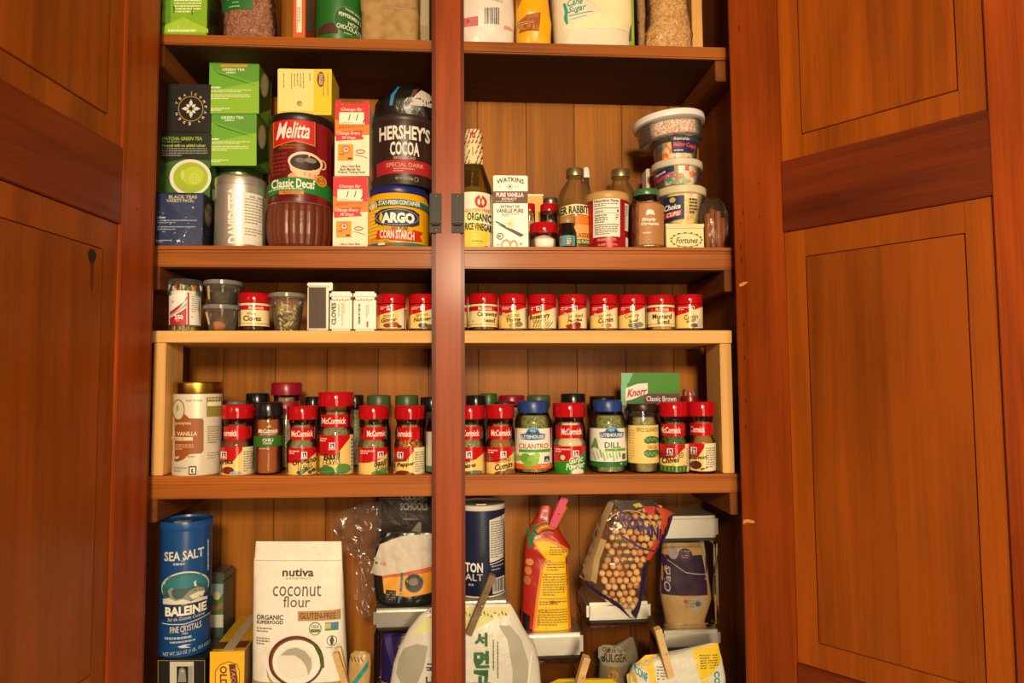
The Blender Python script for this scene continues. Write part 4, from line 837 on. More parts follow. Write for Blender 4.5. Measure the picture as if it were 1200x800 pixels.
SPR = grain('sprinkles', ['f4f0ea', 'e8a0a0', 'f4f0ea', 'f08a50', 'e8607a', 'f4f0ea', '5a7a9a', 'f4f0ea', 'd8c04a', '4a8a5a', 'f0d0c8'], 480)
it = cyl_item(744, 826, 116, .004, base=t3.zb+t3.h+.001, ymid=140)
root = mk(it, 'sprinkle_tub', 'round tub of rainbow sprinkles with white lid, tilted on top', 'tub'); r = it.r; z = it.z
root.rotation_euler = (0, radians(-5.5), 0); root.location.z += .0035
m = MB(); m.lathe([(r*.74, 0), (r*.78, .001), (r*.80, z(158)), (r*.885, z(155)), (r*.91, z(134))], PET, 44, capt=False); m.build('tub_body', root)
m = MB(); m.lathe([(r*.74, z(156)), (r*.855, z(154)), (r*.875, z(139))], SPR, 44); m.build('sprinkles', root)
m = MB(); m.lathe([(r*.93, z(136)), (r*.99, z(135)), (r, z(133)), (r, z(129)), (r*.985, z(128)), (r*.9, z(127.6))], plain('f2ece8', .35), 48); m.build('lid', root)
# bag of cinnamon sticks
it = bag_item([(232, 828, 842, .006), (238, 823, 848, .02), (250, 820, 852, .032), (272, 821, 853, .034), (289, 824, 850, .03)], .024, wr=.0015, wsc=60, seed=13, floor=SH[2](.42))
root = mk(it, 'spice_bag', 'small clear zip bag holding cinnamon sticks', 'bag'); it.shell(FILM).build('clear_bag', root)
m = MB(); pl = [P(810, 246, .006), P(828, 236, .02), P(826, 289, .02), P(820, 270, .012)]
m.add([p-it.loc for p in pl], [(0, 1, 2, 3)], FILM); m.build('zip_flap', root)
CIN = wood('cinnamon_stick', 'b06a40', '7c4424', 'Z', .6, 0)
for i, (xb, xt, yt, dy) in enumerate(((829, 829.5, 246, 0), (836, 834.5, 240, .006), (843, 841, 243, 0), (848.5, 847, 250, .007))):
    q = P(xb, 287.5, .020+dy); zt = P(xt, yt, .020+dy); rt = thing('cinnamon_stick', 'rolled cinnamon stick inside the clear zip bag', 'cinnamon stick', (q.x, q.y, SH[2](q.x)+.0012), 0, 'cinnamon sticks in the bag')
    m = MB(); h = zt.z-q.z; lean = (zt.x-q.x)
    vs = []; fs = []; n = 26; rad0 = .0042
    for k in (0, 1):
        for j in range(n):
            t = j/(n-1); a = t*2.9*pi; rr_ = rad0*(.45+.55*abs(1-2*t)); sgn = -1 if t < .5 else 1
            x = sgn*.0019*0+rr_*cos(a)*(1); y = rr_*sin(a); vs.append((x+lean*k, y, h*k))
    fs = [(j, j+1, n+j+1, n+j) for j in range(n-1)]
    m.add(vs, fs, CIN, True); m.build('rolled_bark', rt)
    md = rt.children[0].modifiers.new('thickness', 'SOLIDIFY'); md.thickness = .0008; md.offset = 0
# ============================================================ PINE SHELF (short jars and little tins)
it = cyl_item(197, 236.5, 325.5, .006, 3, ymid=360)
root = mk(it, 'toothpick_jar', 'clear plastic jar of frilled picks with a red and white 250 label', 'jar'); r = it.r; z = it.z
m = MB(); m.lathe([(r*.86, 0), (r*.9, .001), (r*.9, z(346)), (r*.86, z(340))], PET, 36, capt=False); m.build('jar', root)
m = MB(); m.lathe([(r*.995, z(345)), (r*.985, z(327)), (r*.95, z(326)), (r*.9, it.h)], PET, 36, capb=False); m.build('clear_cap', root)
rn = random.Random(3); m = MB()
for i in range(34):
    a = rn.uniform(0, 2*pi); q = r*.74*sqrt(rn.random()); x, y = q*cos(a), q*sin(a); h = z(rn.uniform(331, 337)); tx, ty = x*.96, y*.96
    m.tube([(x, y, .002), (tx, ty, h)], .0009, plain('d8b878', .7), 4)
    c = plain(rn.choice(['d8a02a', '3a8a3a', 'c83a2a', 'e8d8a8']), .6); m.tube([(tx, ty, h-.006), (tx, ty, h)], .0017, c, 5)
m.build('frilled_picks', root, 'stuff')
it.rad = lambda zz: r*.905
decal(it, root, [R(198, 340, 236, 380, 'f2ece4'), G([(199, 365), (216, 353), (219, 346), (219, 350), (210, 361), (199, 369)], 'b82430'), G([(199, 368), (210, 362), (219, 354), (219, 358), (199, 371)], 'a8a0a4'), G([(199, 372), (210, 366), (218.5, 360), (218.5, 380), (199, 380)], 'b81c28'), R(219.5, 342, 221.8, 380, 'b81c28'), T('250', 204.5, 368.6, 214.5, 374, 'f8f0e8', 2), L(206, 375.4, 213, 376.4, 1, 'f0c8c0', .8, 2), L(224.5, 346, 233, 366, 8, '9a948c', .4, 3), L(224.5, 370, 228, 371.5, 1, '8a847c', .7, 4), L(201, 352, 204.5, 355, 2, 'b86a6a', .5, 4)])
def deli(x0, x1, xb0, xb1, yt, yb, Yf, label, base=None, shelf=3):
    it = cyl_item(x0, x1, yt, Yf, shelf, base=base, ymid=yb); root = mk(it, 'plastic_cup', label, 'cup', 'clear lidded plastic cups'); r = it.r; z = it.z
    rb = r*(xb1-xb0)/(x1-x0); rt = r*.92; zr = z(yt+4)
    m = MB(); m.lathe([(rb*.95, 0), (rb, .0012), (rt, zr)], PET, 40, capt=False); m.build('cup_body', root)
    m = MB(); m.lathe([(r*.95, zr-.0015), (r, zr-.001), (r, it.h-.0008), (r*.97, it.h), (r*.92, it.h-.0012)], glass('lid', 'f8f6f0', .25, .15, 'd8d4cc'), 40); m.build('lid', root)
    it.rb, it.rt, it.zr = rb, rt, zr; it.rad = lambda zz: rb+(rt-rb)*zz/zr+.0002
    return it
c1 = deli(239, 281, 245.5, 275, 356, 385, .008, 'clear plastic cup with a single nutmeg, under another cup')
decal(c1, c1.root, [G([(240.5, 365), (243, 364), (246, 379), (244.5, 380)], 'e8c488')], 'sticker')
c2 = deli(239, 283, 245, 278, 327, 355.5, .007, 'clear plastic cup of dark seeds, stacked on another cup', base=c1.zb+c1.h+.0006)
m = MB(); m.lathe([(c2.rb*.9, .0015), (c2.rb*.93, .003), (c2.rt*.90, c2.zr*.62), (c2.rt*.3, c2.zr*.68)], grain('dark_seed', ['2a1c16', '4a3428', '1c1410', '5a4030'], 520), 28); m.build('seeds', c2.root)
decal(c2, c2.root, [G([(243, 334), (245.5, 334), (246, 349), (244, 350)], 'd8b070')], 'sticker')
nt = thing('nutmeg', 'whole nutmeg lying in lower clear plastic cup', 'nutmeg', (c1.X-.004, c1.Y-.004, c1.zb+.0016))
m = MB(); m.lathe([(.0008, 0), (.005, .001), (.0085, .004), (.0095, .008), (.0082, .0125), (.005, .0155), (.001, .0168)], grain('nutmeg', ['a85c2c', 'c87c44', '9a5024'], 120, .7, .3, False), 22, sx=1.25); m.build('nutmeg_seed', nt)
DK = '3a2a1c'
mc_small(280, 316, 342, 384.5, .008, 'short red-capped spice jar labelled whole cloves', plain('3a2014', .8), 'old', [T('Whole', 288.5, 365.6, 300, 368.8, DK, .6), T('Cloves', 285, 369.3, 306, 376, DK, 1.6)])
cup = deli(314.5, 358.5, 323.5, 352, 342, 385, .008, 'clear plastic cup of green cardamom pods')
rn = random.Random(5); m = MB(); POD = [plain(c, .8) for c in ('c8b880', 'b0a468', 'd4c890', 'a09460')]
for i in range(150):
    zz = .003+rn.random()*(cup.zr*.70); q = (cup.rb+(cup.rt-cup.rb)*zz/cup.zr)*.84; a = rn.uniform(0, 2*pi); rr_ = q*(1 if rn.random() < .75 else sqrt(rn.random()))
    cx, cy = rr_*sin(a), -rr_*cos(a); L_ = rn.uniform(.0045, .0065); rd = rn.uniform(.0021, .0028)
    M_ = Matrix.Translation((cx, cy, zz)) @ Matrix.Rotation(a, 4, 'Z') @ Matrix.Rotation(rn.uniform(0, 2*pi), 4, 'Y') @ Matrix.Rotation(rn.uniform(-.4, .4), 4, 'X')
    b = bmesh.new(); bmesh.ops.create_icosphere(b, subdivisions=1, radius=1)
    m.bm(b, rn.choice(POD), True, lambda v: M_ @ Vector((v.x*rd, v.y*rd, v.z*L_*(1.05 if v.z > 0 else 1))))
m.build('cardamom_pods', cup.root, 'stuff')
it = box_item(360, 385, 335.5, .008, .03, 3)
root = mk(it, 'spice_tin', 'tall dark brown spice tin with silver edges and lid', 'tin'); w, d, h = it.w, it.d, it.h
m = MB(); m.box(-w/2, w/2, -d/2, d/2, 0, h, plain('b8b0a4', .35, .8), .0015); m.build('tin_body', root)
m = MB(); m.box(-w/2-.0004, w/2+.0004, -d/2-.0006, d/2, h+.0002, it.z(331), plain('e0d8cc', .35, .3), .0012); m.build('lid', root)
m = MB(); m.box(w/2-.001, w/2+.005, -d/2+.004, d/2-.008, h-.006, it.z(331)+.001, plain('c8c0b4', .35, .6), .001); m.build('pull_tab', root)
decal(it, root, [R(361.8, 336.5, 382, 384.5, '4a3424'), R(370.6, 337, 371.3, 384.5, '3a281a'), R(379.5, 337, 380, 384.5, '5a4434')])
def white_tin(x0, x1, label, els):
    it = box_item(x0, x1, 341.3, .008, .026, 3); root = mk(it, 'spice_tin', label, 'tin', 'small white spice tins'); w, d, h = it.w, it.d, it.h; zc = it.z(349)
    m = MB(); m.box(-w/2+.0004, w/2-.0004, -d/2+.0004, d/2-.0004, 0, zc, plain('f4ecdc', .4), .003); m.build('tin_body', root)
    m = MB(); m.box(-w/2, w/2, -d/2, d/2, zc-.0005, h, plain('f6efe2', .35), .0028); m.build('lid', root)
    fl = [E(x0+3+i*3.1, 351+(i % 2)*.8, 1.3, .9, 'd86a60', 8) for i in range(7)]
    decal(it, root, fl+els, off0=-.0001); return it
white_tin(386, 412.3, 'small white tin printed with green cloves lettering', [T('CLOVES', 388.3, 354.6, 393.8, 380.4, '1c4a34', 2, rot=1), L(396.5, 356, 398, 381, 1, 'c88a80', .8, 2, rot=1), L(400.5, 355, 404.5, 381, 2, 'c88a80', .5, 3, rot=1)])
white_tin(413.8, 440.4, 'small white tin of cream of tartar with thin lettering', [T('CREAM OF TARTAR', 419.6, 355.6, 422.4, 380, '1c4a34', 2, rot=1), L(429, 357, 433.5, 372, 2, 'd09a90', .5, 3, rot=1), R(429.4, 376.5, 431.6, 383, 'c8403a')])
HB = grain('herb_grey', ['8a8660', 'a49c74', '6e6c4a', 'b0a884'], 420)
def two(a, xa, ya, xb, yb, b, xc, yc, xd, yd, sl=-2, c=DK): return [T(a, xa, ya, xb, yb, c, .6, sl=sl*.8), T(b, xc, yc, xd, yd, c, 1.8, .12, sl=sl)]
mc_small(442, 476, 343.5, 385.5, .006, 'short red-capped spice jar labelled ground ginger', plain('c8a468', .9), 'new', two('GROUND', 449, 368.6, 462, 371.4, 'Ginger', 446.5, 372, 465, 378.4)+[E(454, 381, 5, 2.6, '8a4a34'), E(462, 380, 6, 3, 'a05a40'), E(468, 382, 3, 1.8, '7a3c2c')], lx=455.8)
mc_small(478.3, 512.5, 343.5, 385.5, .006, 'short red-capped spice jar labelled ground nutmeg beside the post', plain('8a5c34', .9), 'new', two('GROUND', 487, 367.4, 502, 370.4, 'Nutmeg', 485, 371, 505, 377.6)+[E(496, 381, 6, 3, '4a4440'), E(503, 382, 4, 2.6, '6a5a50')], lx=495)
mc_small(514, 548, 344, 385.5, .006, 'short red-capped spice jar mostly hidden by the centre post', HB, 'old', [])
mc_small(549, 583.7, 343, 385.5, .006, 'short red-capped spice jar labelled caraway seed', grain('caraway', ['6a4a2c', '8a6844', '4a3420'], 420), 'old', [T('Caraway', 559.2, 365, 582.5, 371.6, DK, 1.6), T('Seed', 566, 372.4, 580, 377.6, DK, 1.6), L(553, 375, 556.5, 377, 1, '9a8a5a', .7, 2)])
mc_small(584.3, 617.6, 343.6, 385.3, .006, 'short red-capped spice jar labelled ground thyme', HB, 'new', two('GROUND', 593, 368, 609, 371.4, 'Thyme', 592.8, 372, 610, 378)+[E(601, 381, 5, 2.6, 'a89c60'), E(608, 379.5, 4.5, 3.4, '8a8450'), E(590.5, 368, 2.2, 2.2, 'c8c0b8', 12)], lx=602)
mc_small(618.4, 652.2, 344, 385.2, .006, 'short red-capped spice jar labelled rosemary leaves', HB, 'new', [T('Rosemary', 620.8, 367.4, 644.5, 374.4, DK, 2, .12, sl=-3), T('LEAVES', 625, 374, 640, 377, DK, .5, sl=-1.5)]+[G([(624+i*3, 383), (627+i*3.4, 376.5), (628+i*3.4, 377), (625.4+i*3, 383)], '8a9474') for i in range(7)], lx=631)
mc_small(653.6, 688, 344, 385.2, .006, 'short red-capped spice jar labelled smoked paprika', plain('8a2a14', .9), 'new', two('Smoked', 665.5, 367.6, 683, 372, 'Paprika', 665.3, 373, 682, 378)+[E(672, 382, 9, 3, 'a02c1c'), E(676, 379.5, 5, 2.4, '8a2218'), E(662.6, 368, 2.2, 2.2, 'c8c0b8', 12)], lx=674)
mc_small(690.6, 724, 344.2, 385.2, .006, 'short red-capped spice jar labelled ground cumin', plain('a8803c', .9), 'new', two('GROUND', 701, 368, 717, 371, 'Cumin', 701, 371.6, 718.5, 377.8)+[E(711, 381, 6, 2.6, 'b08a5a'), E(698, 368.5, 2.2, 2.2, 'c8c0b8', 12)], lx=710)
mc_small(724.2, 757.3, 344.2, 385.2, .006, 'short red-capped spice jar labelled celery seed', HB, 'new', two('Celery', 732, 367.5, 749, 373, 'Seed', 737, 373.4, 748, 377.4)+[E(744, 381, 8, 2.8, '6a6458'), E(750, 380, 4, 3, '8a8474')], lx=741)
mc_small(757.5, 790.4, 344.6, 385.2, .006, 'short red-capped spice jar labelled mustard seed', grain('mustard', ['c89a5c', 'b4824a', 'd8b078'], 460), 'old', [T('Yellow', 773, 364.6, 782, 367, DK, .4), T('Mustard', 764.5, 367.4, 787, 373.4, DK, 1.6), T('Seed', 770, 374, 784.5, 379, DK, 1.6)])
mc_small(791, 823.3, 344, 385.2, .006, 'short red-capped spice jar labelled cumin seed, at the open shelf end', grain('caraway', ['6a4a2c', '8a6844', '4a3420'], 420), 'new', two('Cumin', 801.5, 368, 818, 374, 'SEED', 804, 374.4, 816, 377.2)+[E(814, 381, 5, 2.4, '6a5a44'), E(820, 378, 3, 5, 'c8c0b0')], lx=811)
# ============================================================ FOURTH SHELF
it = cyl_item(203, 259.3, 447, -.003, 4, ymid=520)
root = mk(it, 'tea_tin', 'tall cream vanilla tea tin with gold lid', 'tin'); r = it.r; z = it.z
m = MB(); m.lathe([(r*.965, 0), (r*.975, .001), (r*.975, z(460))], plain('e6dcc8', .36, .15), 44); m.build('tin_body', root)
m = MB(); m.lathe([(r*.98, z(461.5)), (r*1.0, z(460.5)), (r*1.0, z(451)), (r*.985, z(448.5)), (r*.93, z(447.2)), (r*.9, z(448.4))], plain('b8923c', .3, 1.0), 44); m.build('lid', root)
it.rad = lambda zz: r*.977
BRN = '9a521c'
decal(it, root, [R(202, 553, 260, 557, 'd8cbb0'), G([(200, 486), (216, 484.5), (222, 490), (237, 490.5), (238.6, 493), (238.6, 528), (236, 531.5), (222, 532), (215, 538), (208, 541), (200, 540)], BRN), O(209, 480, 7.4, 12.4, 1.2, '8a5a2c'), E(209, 480, 6.4, 11.2, 'd8cba8'), E(208, 478, 1.4, 4, 'a89868'), T('ponytea', 205.5, 494, 224, 498.5, 'e8cc9c', .5), T('E VANILLA', 203, 505.6, 231, 510.4, 'f0dcb8', 1), R(201, 512, 226, 516, 'e6d4ac'), T('BLACK TEA', 204, 512.8, 216, 515.2, BRN, .5), L(203, 520.5, 227, 528, 3, 'e0b888', .4, 2), G([(205, 534), (207, 536), (210, 533), (209, 536.5), (206, 537.5)], 'f0dcb8'), T('FAIR TRADE', 218, 468, 236.5, 470.4, '8a7a6a', .5),
  R(242, 465.5, 259.6, 488.5, '8a8438'), T('FREE', 244, 466.6, 257, 469, 'e8e0b8', .6), R(243, 471, 259, 476, 'ece4cc'), O(251, 510, 9.4, 14, .4, 'a89a84', 4, pi/4, 2*pi+pi/4), L(243, 500, 257, 521, 8, '9a8c78', .4, 4), L(243, 531, 258, 540, 3, 'a89a84', .4, 5), L(220, 534, 236, 536, 1, 'a08a70', .7, 6), R(221, 546, 230, 556, '2a241e'), R(222.4, 547.4, 228.6, 554.6, 'efe6d4'), G([(224, 549), (227, 549), (225.5, 551), (227.5, 553.6), (224, 553.6)], '2a241e'), L(204, 547, 219, 554, 2, 'a89a84', .5, 8)])
PAP = plain('8e3c20', .9); HG = grain('herb_green', ['7c7a50', '9a9468', '5e5e3a', 'aaa47c'], 460); CHI = plain('9a5226', .85)
PEPF = grain('pepper_flake', ['8a2a14', 'c8842c', '5a1c10', 'd8a44a', '7a2414'], 420); CUMI = plain('9a6c34', .9); GAR = plain('d8c8a0', .9)
FR = .010
mc_tall(258.5, 296.5, 474, 558, FR, 'red-capped paprika spice jar beside the cream tea tin', PAP, 262, ('McCormick', 252, 278), [T('Paprika', 249, 538, 273, 546, DK, 2, .1, sl=-2), E(267, 551, 7, 4.4, '7a2a1c'), E(276, 554, 7, 2, '9ab0c0')], side=284)
# chili jar with the black cap
it = cyl_item(297.5, 331.5, 471.5, FR, 4, ymid=530)
root = mk(it, 'spice_jar', 'black-capped chili powder jar with a green band', 'spice jar'); r = it.r; z = it.z
prof = [(r*.92, 0), (r*.97, .002), (r*.98, z(550)), (r*.94, z(528)), (r*.985, z(518)), (r*.985, z(500)), (r*.95, z(492)), (r*.88, z(487.5))]
m = MB(); m.lathe(prof, CLEAR, 36); m.build('jar', root)
m = MB(); m.lathe([(q*.94, max(zz, .002)) for q, zz in prof[:-1]], CHI, 28); m.build('contents', root)
cap(root, r*.97, z(487.5), it.h, BLACKCAP, bev=.002)
it.rad = lambda zz: r*.988
decal(it, root, [T('McCormick', 302.8, 502.4, 325.6, 507.2, 'f0ece4', 1.5, .1), G([(312, 501), (315, 498), (319, 499.5), (316, 501)], '9ac43a'), T('GOURMET', 305, 507.6, 324, 509.4, 'd8d0c0', .5), R(297, 511, 332, 523, '2c6a1c'), T('CHILI', 307.6, 513.6, 320, 517.4, 'f0ecd8', 1), T('POWDER', 308.5, 518.4, 318.6, 520.4, 'f0ecd8', .5), L(303.5, 524.8, 325, 526.6, 1, 'c8a890', .7, 2)])
mc_tall(336, 371.5, 475.3, 558, FR, 'red-capped jar labelled oregano leaves', HG, 356.5, ('McCormick', 341.5, 367), [T('Oregano', 342.5, 536.5, 370.5, 546, DK, 2, .1, sl=-4), T('LEAVES', 349, 544.4, 366, 549.4, DK, .5, sl=-2)]+[E(350+i*4.4, 553.4-(i % 3)*2, 2.6, 2.2, '3c5e34', 10) for i in range(5)]+[G([(348, 557), (366, 547), (367, 547.6), (350, 558)], '4a6a3c')])
mc_tall(372, 414.5, 459.3, 558, FR, 'tallest red-capped jar, labelled basil leaves, at front row', HG, 389, ('McCormick', 377, 405.5), [T('Basil', 379, 530.5, 398.5, 538.6, DK, 2, .1, sl=-2), T('LEAVES', 378.5, 538.6, 399, 545, DK, .5, sl=-2), E(383, 552, 9.4, 6.4, '4a7a3c', 18), E(402, 549.6, 9, 6.2, '5c8c48', 18), E(392, 556, 6, 3, '3c6a30', 12), G([(374, 553), (392, 551.4), (392, 552), (374, 553.8)], '6a9a58')], tall=True, side=410)
mc_tall(419.5, 455.3, 475, 558, FR, 'regular red-capped jar labelled basil leaves', HG, 446, ('McCormick', 430, 455), [T('Basil', 438, 539, 453, 546, DK, 2, .1, sl=-2), T('LEAVES', 437.5, 545.6, 453, 550.4, DK, .5, sl=-2), E(444, 555, 9, 4, '4a7a3c', 14), E(450, 551.6, 5, 3, '5c8c48', 12)])
mc_tall(461.6, 498, 475.2, 558, FR, 'red-capped jar labelled crushed red pepper', PEPF, 469, ('McCormick', 455, 483), [T('CRUSHED', 453, 536.4, 479, 541, DK, .5, sl=-2), T('Red Pepper', 452, 542, 486, 548.4, DK, 2, .1, sl=-4), E(472, 555, 9, 4, '6a2c1c', 14), E(480, 556, 6, 2.6, '8a4a34', 12), L(487, 556.6, 497, 557.4, 1, '5a4a44', .8, 1)], side=485)
mc_tall(533, 568.6, 475, 557, FR, 'red-capped jar labelled bay leaves partly behind the post', HG, 549.5, ('McCormick', 536, 562), [T('BAY', 544.5, 537, 555, 542.4, DK, .6, sl=-1.5), T('Leaves', 541, 542.4, 557.5, 548, DK, 2, .1, sl=-2), E(556, 554, 10, 3, '6a7a68', 14), E(547, 555, 6, 3, '4a5a54', 12)])
mc_tall(569, 603.4, 474, 557.5, FR, 'red-capped jar labelled ground cumin', CUMI, 590, ('McCormick', 575.5, 599), [T('GROUND', 580, 537.4, 599, 542, DK, .5, sl=-3), T('Cumin', 579.5, 542.4, 600.5, 549.6, DK, 2, .1, sl=-4), E(588, 555, 9, 3.4, '6a4a2c', 14), E(597, 553, 6, 4, '8a6a44', 12), E(574.5, 537.5, 2.6, 2.8, '6a6a70', 12)])
def lite(x0, x1, xc0, xc1, yt, ycap, label, els, cont=None, Yf=FR):
    it = cyl_item(x0, x1, yt, Yf, 4, ymid=520); root = mk(it, 'herb_jar', label, 'herb jar', 'blue-capped herb jars'); r = it.r; z = it.z
    prof = [(r*.9, 0), (r*.975, .002), (r*.985, z(500)), (r*.97, z(494)), (r*.86, z(487)), (r*.78, z(ycap))]
    m = MB(); m.lathe(prof, CLEAR, 40); m.build('jar', root)
    m = MB(); m.lathe([(q*.94, max(zz, .002)) for q, zz in prof[:-1]], cont or HGB, 32); m.build('contents', root)
    cap(root, r*(xc1-xc0)/(x1-x0), z(ycap), it.h, plain('1f3f86', .35), 40, bev=.002)
    it.rad = lambda zz: r*.987; decal(it, root, els); return it
HGB = grain('herb_flake', ['6e7a3c', '8e9458', '4c5a2a', 'a4a06a'], 330)
def emblem(x0, x1, y0, y1):
    return [G([(x0, y1-7.5), (x0+6, y1-8.5), (x0+9, y0+2), ((x0+x1)/2, y0), (x1-9, y0+2), (x1-6, y1-8.5), (x1, y1-7.5), (x1-1, y1-1), ((x0+x1)/2, y1), (x0+1, y1-1)], '8ab4d8'), G([(x0+1, y1-7), (x0+7, y1-8), (x0+9.6, y0+2.8), ((x0+x1)/2, y0+1), (x1-9.6, y0+2.8), (x1-7, y1-8), (x1-1, y1-7), (x1-2, y1-1.6), ((x0+x1)/2, y1-.8), (x0+2, y1-1.6)], '1f4a86'), T('LITEHOUSE', x0+2, y1-6.4, x1-2, y1-2.2, 'f0f0ea', 1.5), E((x0+x1)/2, y0+4, 4, 2, '6ab0d0', 12)]
lite(603, 647, 607.8, 643.5, 469.8, 484, 'blue-capped cilantro jar with an orange label strip', [R(602, 502, 648, 550, 'f2ecdc')]+emblem(609.5, 639.5, 500.5, 516)+[T('CILANTRO', 607.8, 519.6, 642.6, 525.8, 'b83a24', .8), R(608, 526.6, 645, 530, '4a9a2c'), R(602, 543.6, 648, 550, 'e0601c'), E(616, 537, 6.6, 6, '6aa82c', 12), E(625, 539, 7, 6.6, '8abc3c', 12), E(619, 544, 5.4, 4.4, '7ab034', 12), E(629, 534, 4, 4, '9acc50', 10), E(607, 537, 3.4, 4, '8ab45a', 10), R(638, 535, 644, 541.5, '2a4a3c'), G([(638.6, 541), (641, 537), (643.4, 541)], '8ac0d8'), L(633, 545.4, 644, 548.6, 2, 'f0d0b0', .5, 3)])
mc_tall(648, 687, 472, 557, FR, 'red-capped garlic powder jar with green label', GAR, 675, ('McCormick', 658, 682), [T('Garlic', 667, 535, 683, 542.4, 'f4f0e4', 1, .1, sl=-3), T('Powder', 663.5, 541.6, 685, 549.6, 'f4f0e4', 1, .1, sl=-3), E(677, 553.4, 7, 4.4, 'ece4d4', 14), E(674, 555, 4, 3, 'f4eee2', 10), E(659.4, 536, 2.8, 3, 'c8d0c0', 12)], base='2c8a24')
lite(691, 734, 696.2, 730.2, 469, 482.5, 'blue-capped dill jar with a green label strip', [R(690, 502, 735, 547, 'f0ecde')]+emblem(702, 731.5, 499.5, 514)+[T('DILL', 708.6, 518, 727.6, 524.8, '1c4a2c', 1), R(709, 525.6, 733, 528.6, '5aa43a'), R(690, 541, 735, 547, '1c6a38'), L(727, 543, 732, 545, 1, 'd8e8d0', .7, 1)]+[G([(697+i*3.6, 540-(i % 3)*2), (694.6+i*3.8, 531-(i*7 % 5)), (696+i*3.8, 530-(i*7 % 5)), (699.4+i*3.6, 539.6-(i % 3)*2)], ['a4c090', 'b8cca0', '8cb078'][i % 3]) for i in range(9)]+[G([(692, 526), (697, 513), (699, 514), (702, 527), (697, 524)], '6a9450'), R(729.5, 532, 733, 538.5, '4a5a4c')])
it = cyl_item(734.6, 771.4, 473, FR, 4, ymid=520)
root = mk(it, 'herb_jar', 'dark-capped sage jar with a yellow label', 'herb jar'); r = it.r; z = it.z
prof = [(r*.92, 0), (r*.98, .002), (r*.98, z(497)), (r*.9, z(489)), (r*.84, z(482))]
m = MB(); m.lathe(prof, CLEAR, 36); m.build('jar', root)
m = MB(); m.lathe([(q*.94, max(zz, .002)) for q, zz in prof[:-1]], grain('sage', ['8a7c54', 'a09468', '746a46'], 300), 28); m.build('contents', root)
cap(root, r*.93, z(481.6), it.h, plain('3c2a1c', .35, .5), 36)
it.rad = lambda zz: r*.983
decal(it, root, [R(734, 498.5, 772, 543, 'f0d078'), T('SPICE ISLANDS', 746, 501, 771, 506, '6a4a1c', .8), L(736.5, 504, 743.5, 540, 12, 'b89a5a', .4, 3), E(763.5, 516, 9, 5, '3c6a3c', 16), E(763.5, 531, 9, 5.4, '4a7a3c', 16), E(763.5, 523.5, 8, 4, 'f0d078', 14), T('SAGE', 759, 521.6, 770.4, 526, 'c02a1c', 1)]+[E(757+i*2.4, 514+(i % 2)*2, 1.6, 1.2, '6a9a54', 8) for i in range(6)]+[E(757+i*2.4, 531+(i % 2)*2, 1.6, 1.2, '7aa45a', 8) for i in range(6)])
mc_tall(772.6, 807, 471, 554, .004, 'red-capped jar labelled freeze-dried chives', grain('chive', ['3c5a2a', '5a7a3c', '2c4420'], 380), 785, ('McCormick', 774, 798), [T('FREEZE-DRIED', 772, 531, 801, 537, DK, .5, sl=-2), T('Chives', 775.5, 535.6, 796, 542.6, DK, 2, .1, sl=-2), R(772, 546, 805, 553.4, '3c5c2c')]+[R(774+i*4.4, 545+(i % 3), 776.4+i*4.4, 552, '6a8c4c') for i in range(7)], side=803)
mc_tall(807.4, 838.6, 470.5, 552.5, .0, 'red-capped jar labelled ground cinnamon next to the pine post', CUMI, 813, ('McCormick', 803, 826), [T('GROUND', 804, 529.6, 820.6, 533.6, DK, .5, sl=-1), T('Cinnamon', 799, 533.4, 828.5, 538.6, DK, 2, .1, sl=-2), E(815.5, 545, 7, 5, '5a2c1c', 16), G([(820, 549), (830, 547), (830, 548), (822, 551)], '6a5a54')], side=826)
# back row
B1 = .092
GREYC = plain('6a6660', .4); GRN = plain('3f5a38', .38); GRN2 = plain('2f5a26', .38); CRIM = plain('8e1230', .3); BRC = plain('3a281c', .4)
WOODJ = plain('4a2c18', .8)
back_jar(259.5, 291, 469.5, B1, GREYC, 'grey-lidded jar behind the paprika jar', PAP, caph=10)
back_jar(287, 315.5, 460.5, B1, BLACKCAP, 'black-capped jar behind paprika and chili jars', WOODJ)
back_jar(316.5, 354, 448, B1-.012, CRIM, 'tall crimson-capped jar rising behind the chili jar', HG, caph=15, band=[R(316, 470, 354, 484, '9a1a24'), T('McCormick', 320, 474, 336, 479, 'e8c8c0', 1)])
back_jar(356.5, 376.5, 464.5, B1+.02, BLACKCAP, 'black-capped jar between oregano and tall basil jars', HG)
back_jar(405, 426.5, 462.5, B1+.02, BLACKCAP, 'black-capped jar right behind the tall basil jar', HG)
back_jar(429, 458.5, 463, B1, GRN, 'olive-green-capped jar behind the regular basil jar', HG)
back_jar(462.3, 491, 463, B1, GRN, 'olive-green-capped jar behind the red pepper jar', HG)
back_jar(491.8, 520, 465, B1, BLACKCAP, 'black-capped jar behind the post and red pepper jar', WOODJ)
it = cyl_item(499, 531, 490, FR, 4, ymid=520)
root = mk(it, 'herb_jar', 'clear jar with pale green label mostly behind the centre post', 'herb jar'); r = it.r; z = it.z
m = MB(); m.lathe([(r*.92, 0), (r*.98, .002), (r*.98, z(505)), (r*.82, z(494))], CLEAR, 32); m.build('jar', root)
m = MB(); m.lathe([(r*.88, .002), (r*.92, .003), (r*.92, z(507))], HG, 24); m.build('contents', root); cap(root, r*.86, z(494.5), it.h, BLACKCAP)
it.rad = lambda zz: r*.982; decal(it, root, [R(498, 506, 532, 550, 'dcdcc4'), R(498, 546, 532, 553, '4a7a4a')])
back_jar(545.5, 570, 463, B1-.02, BLACKCAP, 'black-capped jar behind the bay leaves jar', HG)
back_jar(562, 583.5, 460.8, B1+.032, GRN2, 'grass-green-capped jar behind bay leaves, by the back wall', HG)
back_jar(583.5, 616, 463, B1+.04, CRIM, 'crimson-capped jar behind the cumin jar', HG, caph=12)
